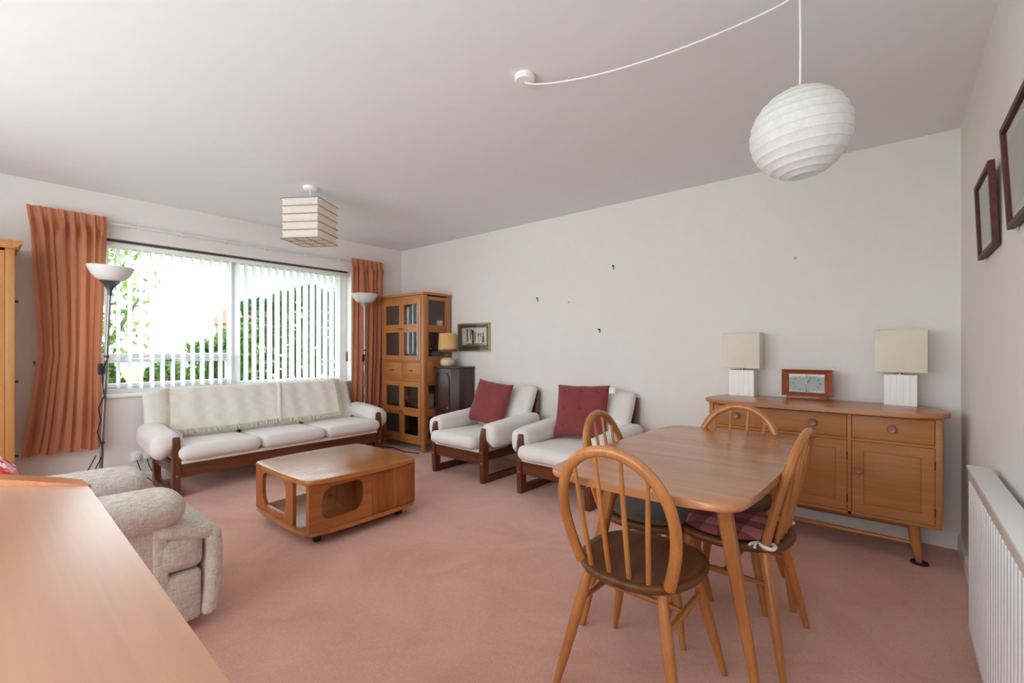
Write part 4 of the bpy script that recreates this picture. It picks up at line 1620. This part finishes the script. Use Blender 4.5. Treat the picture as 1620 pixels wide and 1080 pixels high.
# gallery: arched rail along the far end
b = new()
n = 16
pts = [(-.557, .312), (-.913, .005), (-.967, -.10), (-.968, -.29)]
cum = [0]
for p, q in zip(pts, pts[1:]):
    cum.append(cum[-1] + math.hypot(p[0] - q[0], p[1] - q[1]))
rings = []
for k in range(n + 1):
    s_ = cum[-1] * k / n
    for i in range(len(pts) - 1):
        if s_ <= cum[i + 1] + 1e-9:
            f = (s_ - cum[i]) / (cum[i + 1] - cum[i])
            p = Vector(pts[i]).lerp(Vector(pts[i + 1]), f)
            d = (Vector(pts[i + 1]) - Vector(pts[i])).normalized()
            break
    nr = Vector((d.y, -d.x))
    if nr.x > 0:
        nr = -nr
    h = .0005 + .023 * min(1, (s_ / .34)) ** .75
    p0, p1 = p, p + nr * (.008 + .032 * min(1, s_ / .06))
    rings.append([b.verts.new((p0.x, p0.y, DZ - .004)), b.verts.new((p0.x, p0.y, DZ + h)), b.verts.new((p1.x, p1.y, DZ + h + .001)), b.verts.new((p1.x, p1.y, DZ - .03))])
for A, B in zip(rings, rings[1:]):
    for k in range(4):
        b.faces.new((A[k], A[(k + 1) % 4], B[(k + 1) % 4], B[k]))
b.faces.new(rings[0])
b.faces.new(rings[-1][::-1])
ob('gallery', b, MT['deskedge'], dk, angle=30)
simplebox('pedestal', MT['desk'], dk, -.50, -.12, -.28, .20, .05, DZ - .031, bev=.004)
simplebox('pedestal', MT['desk'], dk, .40, .76, -.28, .20, .05, DZ - .031, bev=.004)
simplebox('modesty_panel', MT['desk'], dk, -.12, .40, .16, .18, .25, DZ - .031, bev=.003)

# pine cabinet at the left edge of the view
PX0, PX1, PY0, PY1, PH = -4.90, -4.52, -.75, .215, 1.865
pcab = thing('pine_cabinet', 'tall pine cabinet with glazed doors at the left edge', 'cabinet', (PX0, PY1, 0))
pw = PX1 - PX0
simplebox('side', MT['pine'], pcab, 0, pw - .03, -.022, 0, .0, PH - .03, bev=.003)
simplebox('side', MT['pine'], pcab, 0, pw - .03, -.965, -.943, .0, PH - .03, bev=.003)
simplebox('face_stile', MT['pine'], pcab, pw - .03, pw, -.045, .0, .0, PH - .03, bev=.004)
simplebox('face_stile', MT['pine'], pcab, pw - .03, pw, -.965, -.92, .0, PH - .03, bev=.004)
simplebox('back', MT['pine'], pcab, 0, .012, -.943, -.022, .0, PH - .03, bev=.001)
for z in (.05, .45, .95, 1.4):
    simplebox('shelf', MT['pine'], pcab, .012, pw - .03, -.943, -.022, z, z + .02, bev=.001)
CP = [(0, 0), (0, .008), (.012, .012), (.03, .036), (.036, .040), (.036, .055), (-.3, .055), (-.3, 0)]
b = new()
prism(b, [(pw + u, PH - .055 + v_) for u, v_ in CP], -.97, .02, XZ)
prism(b, [(u, PH - .055 + v_) for u, v_ in CP], 0, pw + .03, YZ)
ob('cornice', b, MT['pine'], pcab)
simplebox('plinth', MT['pine'], pcab, pw - .02, pw + .006, -.96, -.003, 0, .08, bev=.004)
for y0, y1 in ((-.917, -.484), (-.481, -.047)):
    glazed(pcab, YZ, y0, y1, .09, PH - .07, pw - .022, pw + .001, [.06, (.70, .76), (1.28, 1.34), .06], .045, MT['pine'], MT['pine'])
for z in (1.46, .92, .42):
    b = new()
    lathe(b, [(.008, 0), (.008, .010), (.010, .012), (.005, .018)], 10, M=Matrix.Translation((pw - .02, 0, z)) @ Matrix.Rotation(-PI / 2, 4, 'X'))
    ob('peg', b, MT['blackhole'], pcab)

# shiny red carrier bag in front of it
bg = thing('gift_bag', 'crinkled shiny red and white bag at the left edge, behind the desk', 'bag', (-3.30, .035, 0))
t = NT('red_white_foil')
t.set(Roughness=.2)
t.l(t.ramp(t.noise(t.coord(), 14, 4, .6, 1.5), [(.40, (.62, .012, .03)), (.56, (.70, .05, .08)), (.60, (.85, .80, .80))]), t.p.inputs['Base Color'])
MT['foil'] = t.m


def bagfn(x, y, z):
    n_ = mnoise.noise_vector(Vector((x, y, z)) * 12) * .022
    k = max(0, (z - .3) / .3)
    return (x * (1 - .3 * k) + n_.x, y * (1 - .35 * k) + n_.y, z + n_.z * (z > .03))


ob('sack', cushion(new(), -.16, .16, -.20, .17, 0, .60, .05, (.02, .02, .03), bagfn, seg=14), MT['foil'], bg, angle=30)
b = new()
tube(b, [(-.03, 0, .60), (-.02, 0, .63), (.02, 0, .635), (.03, 0, .60)], .006, 6)
ob('handle', b, MT['white'], bg)


# ------------------------------------------------------------------ uplighter floor lamps
def uplighter(label, foot, top, rb, polem, conem, seed):
    foot, top = Vector(foot), Vector(top)
    r = thing('floor_lamp', label, 'lamp', foot, 0, 'uplighter floor lamps')
    d = top - foot
    H = d.length
    M_ = d.to_track_quat('Z', 'Y').to_matrix().to_4x4()
    b = new()
    lathe(b, [(.125, 0), (.13, .006), (.12, .02), (.03, .03), (.02, .04)], 28)
    ob('base', b, conem, r)
    b = new()
    lathe(b, [(.011, .02), (.011, H - .10)], 12, M=M_)
    ob('pole', b, polem, r)
    b = new()
    for f in (.28, .63):
        lathe(b, [(.0135, H * f), (.0135, H * f + .014)], 12, M=M_)
    ob('clip', b, MT['black'], r)
    b = new()
    lathe(b, [(.012, H - .20), (.014, H - .17), (.024, H - .145), (.045, H - .115), (.062, H - .102), (.05, H - .10)], 24, M=M_)
    ob('cone', b, conem, r)
    b = new()
    q = [(.03, -.104), (.06, -.101), (.10, -.088), (.135, -.055), (.160, -.012), (.164, 0), (.160, 0), (.130, -.052), (.097, -.083), (.03, -.098)]
    lathe(b, [(a * rb / .164, H + z) for a, z in q], 36, M=M_)
    ob('glass_bowl', b, MT['bowl'], r, angle=60)
    rnd = random.Random(seed)
    b = new()
    pts = []
    for k in range(13):
        f = .62 - .58 * k / 12
        p = M_ @ Vector((0, 0, H * f))
        pts.append((p.x + .014 + rnd.uniform(-.004, .012), p.y - .014 + rnd.uniform(-.018, .018), p.z))
    tube(b, pts, .0035, 6)
    ob('flex', b, MT['black'], r)
    b = new()
    p = M_ @ Vector((0, 0, H * .585))
    box(b, p.x + .006, p.x + .03, p.y - .045, p.y - .018, p.z - .04, p.z + .04, bev=.006)
    ob('switch', b, MT['black'], r)
    return r


uplighter('leaning black uplighter floor lamp before the left curtain', (-4.265, .60, 0), (-4.20, .655, 1.715), .130, MT['pole'], MT['greymetal'], 1)
uplighter('upright grey uplighter floor lamp before the right curtain', (-4.67, 2.945, 0), (-4.67, 2.945, 1.765), .150, MT['silvermetal'], MT['silvermetal'], 2)
b = new()
tube(b, [(-4.26, .585, .40), (-4.30, .55, .30), (-4.38, .46, .10), (-4.40, .42, .02), (-4.36, .36, .006), (-4.1, .25, .006), (-3.7, .22, .006)], .0035, 6)
tag(ob('power_cable', b, MT['black']), 'black cable slanting from the leaning floor lamp to the floor', 'cable')
b = new()
tube(b, [(-4.70, 3.06, .006), (-4.4, 3.15, .006), (-4.15, 3.10, .006), (-3.96, 3.16, .006)], .005, 6)
tag(ob('power_cable', b, MT['black']), 'black cable on the carpet before the oak cabinet', 'cable')
b = new()
tube(b, [(-2.52, 3.60, .006), (-2.45, 3.35, .006), (-2.52, 3.15, .006), (-2.44, 3.10, .02), (-2.40, 3.2, .006), (-2.35, 3.58, .006)], .004, 6)
tag(ob('power_cable', b, MT['white']), 'white cable looped on the carpet between the two armchairs', 'cable')

# ------------------------------------------------------------------ radiator and pictures on the right wall
RDX0, RDX1 = .205, .272
rdy0, rdy1, rz0, rz1 = .75, 2.41, .10, .712
rd = thing('radiator', 'white panel radiator with vertical flutes on the right wall', 'radiator', (RDX1, rdy1, rz0))
L_, Hh = rdy1 - rdy0, rz1 - rz0
pitch = .042
n = int(L_ / pitch)
P = []
for k in range(n):
    y = -L_ + .012 + k * (L_ - .024) / n
    p_ = (L_ - .024) / n
    P += [(y, -.060), (y + p_ * .22, -.0645), (y + p_ * .60, -.0645), (y + p_ * .82, -.060)]
P += [(-.012, -.060), (-.012, -.046), (-L_ + .012, -.046)]
ob('front_panel', prism(new(), P, .022, Hh - .050, lambda u, v_, w: (v_, u, w)), MT['enamel'], rd, angle=20)
b = new()
box(b, -.064, -.046, -L_ + .004, -.004, 0, .023, bev=.004)
ob('bottom_seam', b, MT['enamel'], rd)
simplebox('reflection_band', MT['carpet_reflection'], rd, -.063, -.046, -L_ + .004, -.004, Hh - .050, Hh - .012, bev=.002)  # band coloured to show the carpet's reflection under the top cover
b = new()
box(b, -.068, -.004, -L_, .0, Hh - .013, Hh, bev=.003)
ob('top_cover', b, MT['enamel'], rd)
for y0 in (-.006, -L_):
    simplebox('end_panel', MT['enamel'], rd, -.060, -.004, y0, y0 + .006, .0, Hh - .014, bev=.002)
simplebox('rear_panel', MT['enamel'], rd, -.02, -.008, -L_ + .01, -.01, .0, Hh - .02, bev=.003)
b = new()
for yy in (-.3, -L_ + .3):
    box(b, -.008, RX1 - RDX1 - .001, yy - .02, yy + .02, .1, Hh - .1)
ob('wall_bracket', b, MT['enamel'], rd)
b = new()
tube(b, [(-.03, -L_ + .08, .01), (-.03, -L_ + .08, -rz0)], .008, 8)
ob('pipe', b, MT['enamel'], rd)


def wallpic(label, y0, y1, z0, z1, lean):
    hw_, hh_ = (y1 - y0) / 2, (z1 - z0) / 2
    r = thing('framed_picture', label, 'picture', (RX1 - .004, (y0 + y1) / 2, z0), 0, 'dark framed prints on the right wall')
    r.rotation_euler = (0, -lean, 0)
    f = lambda u, v_, w: (w, u, v_)
    o_ = [(-hw_, 0), (hw_, 0), (hw_, 2 * hh_), (-hw_, 2 * hh_)]
    s_ = .016
    i_ = [(-hw_ + s_, s_), (hw_ - s_, s_), (hw_ - s_, 2 * hh_ - s_), (-hw_ + s_, 2 * hh_ - s_)]
    ob('frame', frame_ring(new(), o_, i_, -.020, -.002, f), MT['framewood'], r)
    ob('mount', box(new(), -.008, -.003, -hw_ + s_, hw_ - s_, s_, 2 * hh_ - s_), plain('cream_mount', (.55, .50, .41), .7), r, angle=0)
    t = NT('faded_print')
    t.set(Roughness=.7)
    t.l(t.ramp(t.noise(t.coord(), 7, 5, .6), [(.3, (.30, .29, .25)), (.7, (.42, .40, .35))]), t.p.inputs['Base Color'])
    ob('print', box(new(), -.0092, -.008, -hw_ + .055, hw_ - .055, .055, 2 * hh_ - .05), t.m, r, angle=0)
    ob('glazing', box(new(), -.0135, -.0125, -hw_ + s_, hw_ - s_, s_, 2 * hh_ - s_), MT['glass'], r, angle=0)
    return r


wallpic('dark framed print on the right wall, the one nearer the corner', 2.33, 2.705, 1.512, 1.815, math.radians(2.2))
wallpic('dark framed print cut off by the right edge of the view', 1.60, 2.06, 1.512, 1.822, math.radians(3.0))

# ------------------------------------------------------------------ pendant lamps
# square paper pendant
qd = thing('pendant_lamp', 'square cream paper pendant with wire bands near the window', 'pendant lamp', (-3.495, 1.728, RH), math.radians(33))
b = new()
lathe(b, [(.055, -.001), (.055, -.022), (.045, -.028), (.012, -.03)], 24)
ob('ceiling_rose', b, MT['white'], qd)
b = new()
tube(b, [(0, 0, -.028), (0, 0, -.20)], .004, 6)
ob('flex', b, MT['white'], qd)
zt, zb_, hs_ = -.128, -.428, .15
nl = 5
b = new()
lev = []
for k in range(nl * 6 + 1):
    f = k / (nl * 6)
    inset = .012 * math.sin(PI * ((f * nl) % 1.0)) ** .7
    h_ = hs_ - inset
    lev.append([b.verts.new((x * h_, y * h_, zt + (zb_ - zt) * f)) for x, y in ((-1, -1), (1, -1), (1, 1), (-1, 1))])
for A, B in zip(lev, lev[1:]):
    for k in range(4):
        b.faces.new((A[k], A[(k + 1) % 4], B[(k + 1) % 4], B[k]))
ob('paper_shade', b, MT['paper_cream'], qd, angle=40)
for k in range(nl + 1):
    z = zt + (zb_ - zt) * k / nl
    b = new()
    tube(b, [(-hs_, -hs_, z), (hs_, -hs_, z), (hs_, hs_, z), (-hs_, hs_, z)], .0028, 5, closed=True)
    ob('wire_band', b, MT['wire'], qd)
for i in range(3):
    for j in range(3):
        w_ = 2 * hs_ / 3
        x0, y0 = -hs_ + i * w_, -hs_ + j * w_
        ob('paper_pane', box(new(), x0 + .003, x0 + w_ - .003, y0 + .003, y0 + w_ - .003, zb_ + .001, zb_ + .002), MT['paper_cream'], qd, angle=0)
b = new()
for k in (1, 2):
    u = -hs_ + 2 * hs_ * k / 3
    tube(b, [(u, -hs_, zb_), (u, hs_, zb_)], .0026, 5)
    tube(b, [(-hs_, u, zb_), (hs_, u, zb_)], .0026, 5)
ob('bottom_grid', b, MT['wire'], qd)

# round paper lantern hung on a swagged flex
GX, GY, GZ = -.252, 1.844, 1.884
gl_ = thing('pendant_lamp', 'round white ribbed paper lantern hanging over the table', 'pendant lamp', (GX, GY, GZ))
tilt = Matrix.Rotation(math.radians(-6), 4, Vector((-.642, .767, 0)))
RG = .156
prof = []
ribs = []
NR = 12
a0, a1 = math.radians(-73), math.radians(68)
for k in range(NR * 4 + 1):
    f = k / (NR * 4)
    a = a0 + (a1 - a0) * f
    sag = .003 * math.sin(PI * ((f * NR) % 1.0))
    rr = RG - sag
    prof.append((rr * math.cos(a), rr * .965 * math.sin(a)))
    if k % 4 == 0:
        ribs.append((RG * math.cos(a), RG * .965 * math.sin(a)))
b = new()
lathe(b, prof, 48, M=tilt, cap=False)
ob('paper_shade', b, MT['paper'], gl_, angle=30)
b = new()
for rr, z in ribs:
    pts = [tilt @ Vector((rr * math.cos(2 * PI * k / 40), rr * math.sin(2 * PI * k / 40), z)) for k in range(40)]
    tube(b, pts, .0011, 4, closed=True)
ob('wire_ribs', b, MT['wire_light'], gl_)
for k in range(8):
    an = 2 * PI * k / 8 + .35
    b = new()
    pts = [tilt @ Vector(((r_ + .0008) * math.cos(an), (r_ + .0008) * math.sin(an), z)) for r_, z in prof]
    tube(b, pts, .0075, 4, ry=.0006, nrm=None)
    b.free()
    b = new()
    da = .035
    V = [[b.verts.new(tilt @ Vector(((r_ + .0006) * math.cos(an + s_ * da), (r_ + .0006) * math.sin(an + s_ * da), z))) for s_ in (-1, 1)] for r_, z in prof]
    for A, B in zip(V, V[1:]):
        b.faces.new((A[0], A[1], B[1], B[0]))
    ob('paper_seam', b, MT['paper'], gl_, angle=0)
b = new()
for an in (0, PI / 2):
    tube(b, [tilt @ Vector((prof[-1][0] * math.cos(an + q), prof[-1][0] * math.sin(an + q), prof[-1][1])) for q in (0, PI)], .0018, 5)
tube(b, [(0, 0, .135), (0, 0, .05)], .018, 10)
ob('lamp_holder', b, MT['white'], gl_)
b = new()
tube(b, [(0, 0, .13), (.002, 0, .3), (0, 0, RH - GZ - .03)], .0035, 6)
ob('flex', b, MT['white'], gl_)
b = new()
tube(b, [(0, 0, RH - GZ), (0, 0, RH - GZ - .02), (.008, 0, RH - GZ - .03), (.012, 0, RH - GZ - .02)], .003, 6)
ob('ceiling_hook', b, MT['brass'], gl_)
rs = thing('ceiling_rose', 'round white ceiling rose feeding the swagged flex', 'ceiling rose', (-1.308, 1.654, RH))
b = new()
lathe(b, [(.046, -.0005), (.047, -.022), (.043, -.027), (.01, -.028)], 28)
ob('cover', b, MT['white'], rs)
b = new()
p0 = Vector((0, 0, -.03))
p1 = Vector((GX + 1.308, GY - 1.654, -.03))
pts = [(0, 0, -.022), (.004, 0, -.034)]
for k in range(1, 21):
    f = k / 20
    p = p0.lerp(p1, f)
    z = -.034 - .075 * (4 * f * (1 - f)) ** .8 * (1.0 - .2 * f)
    pts.append((p.x, p.y, z if k < 20 else -.03))
tube(b, pts, .0035, 6)
ob('swagged_flex', b, MT['white'], rs)
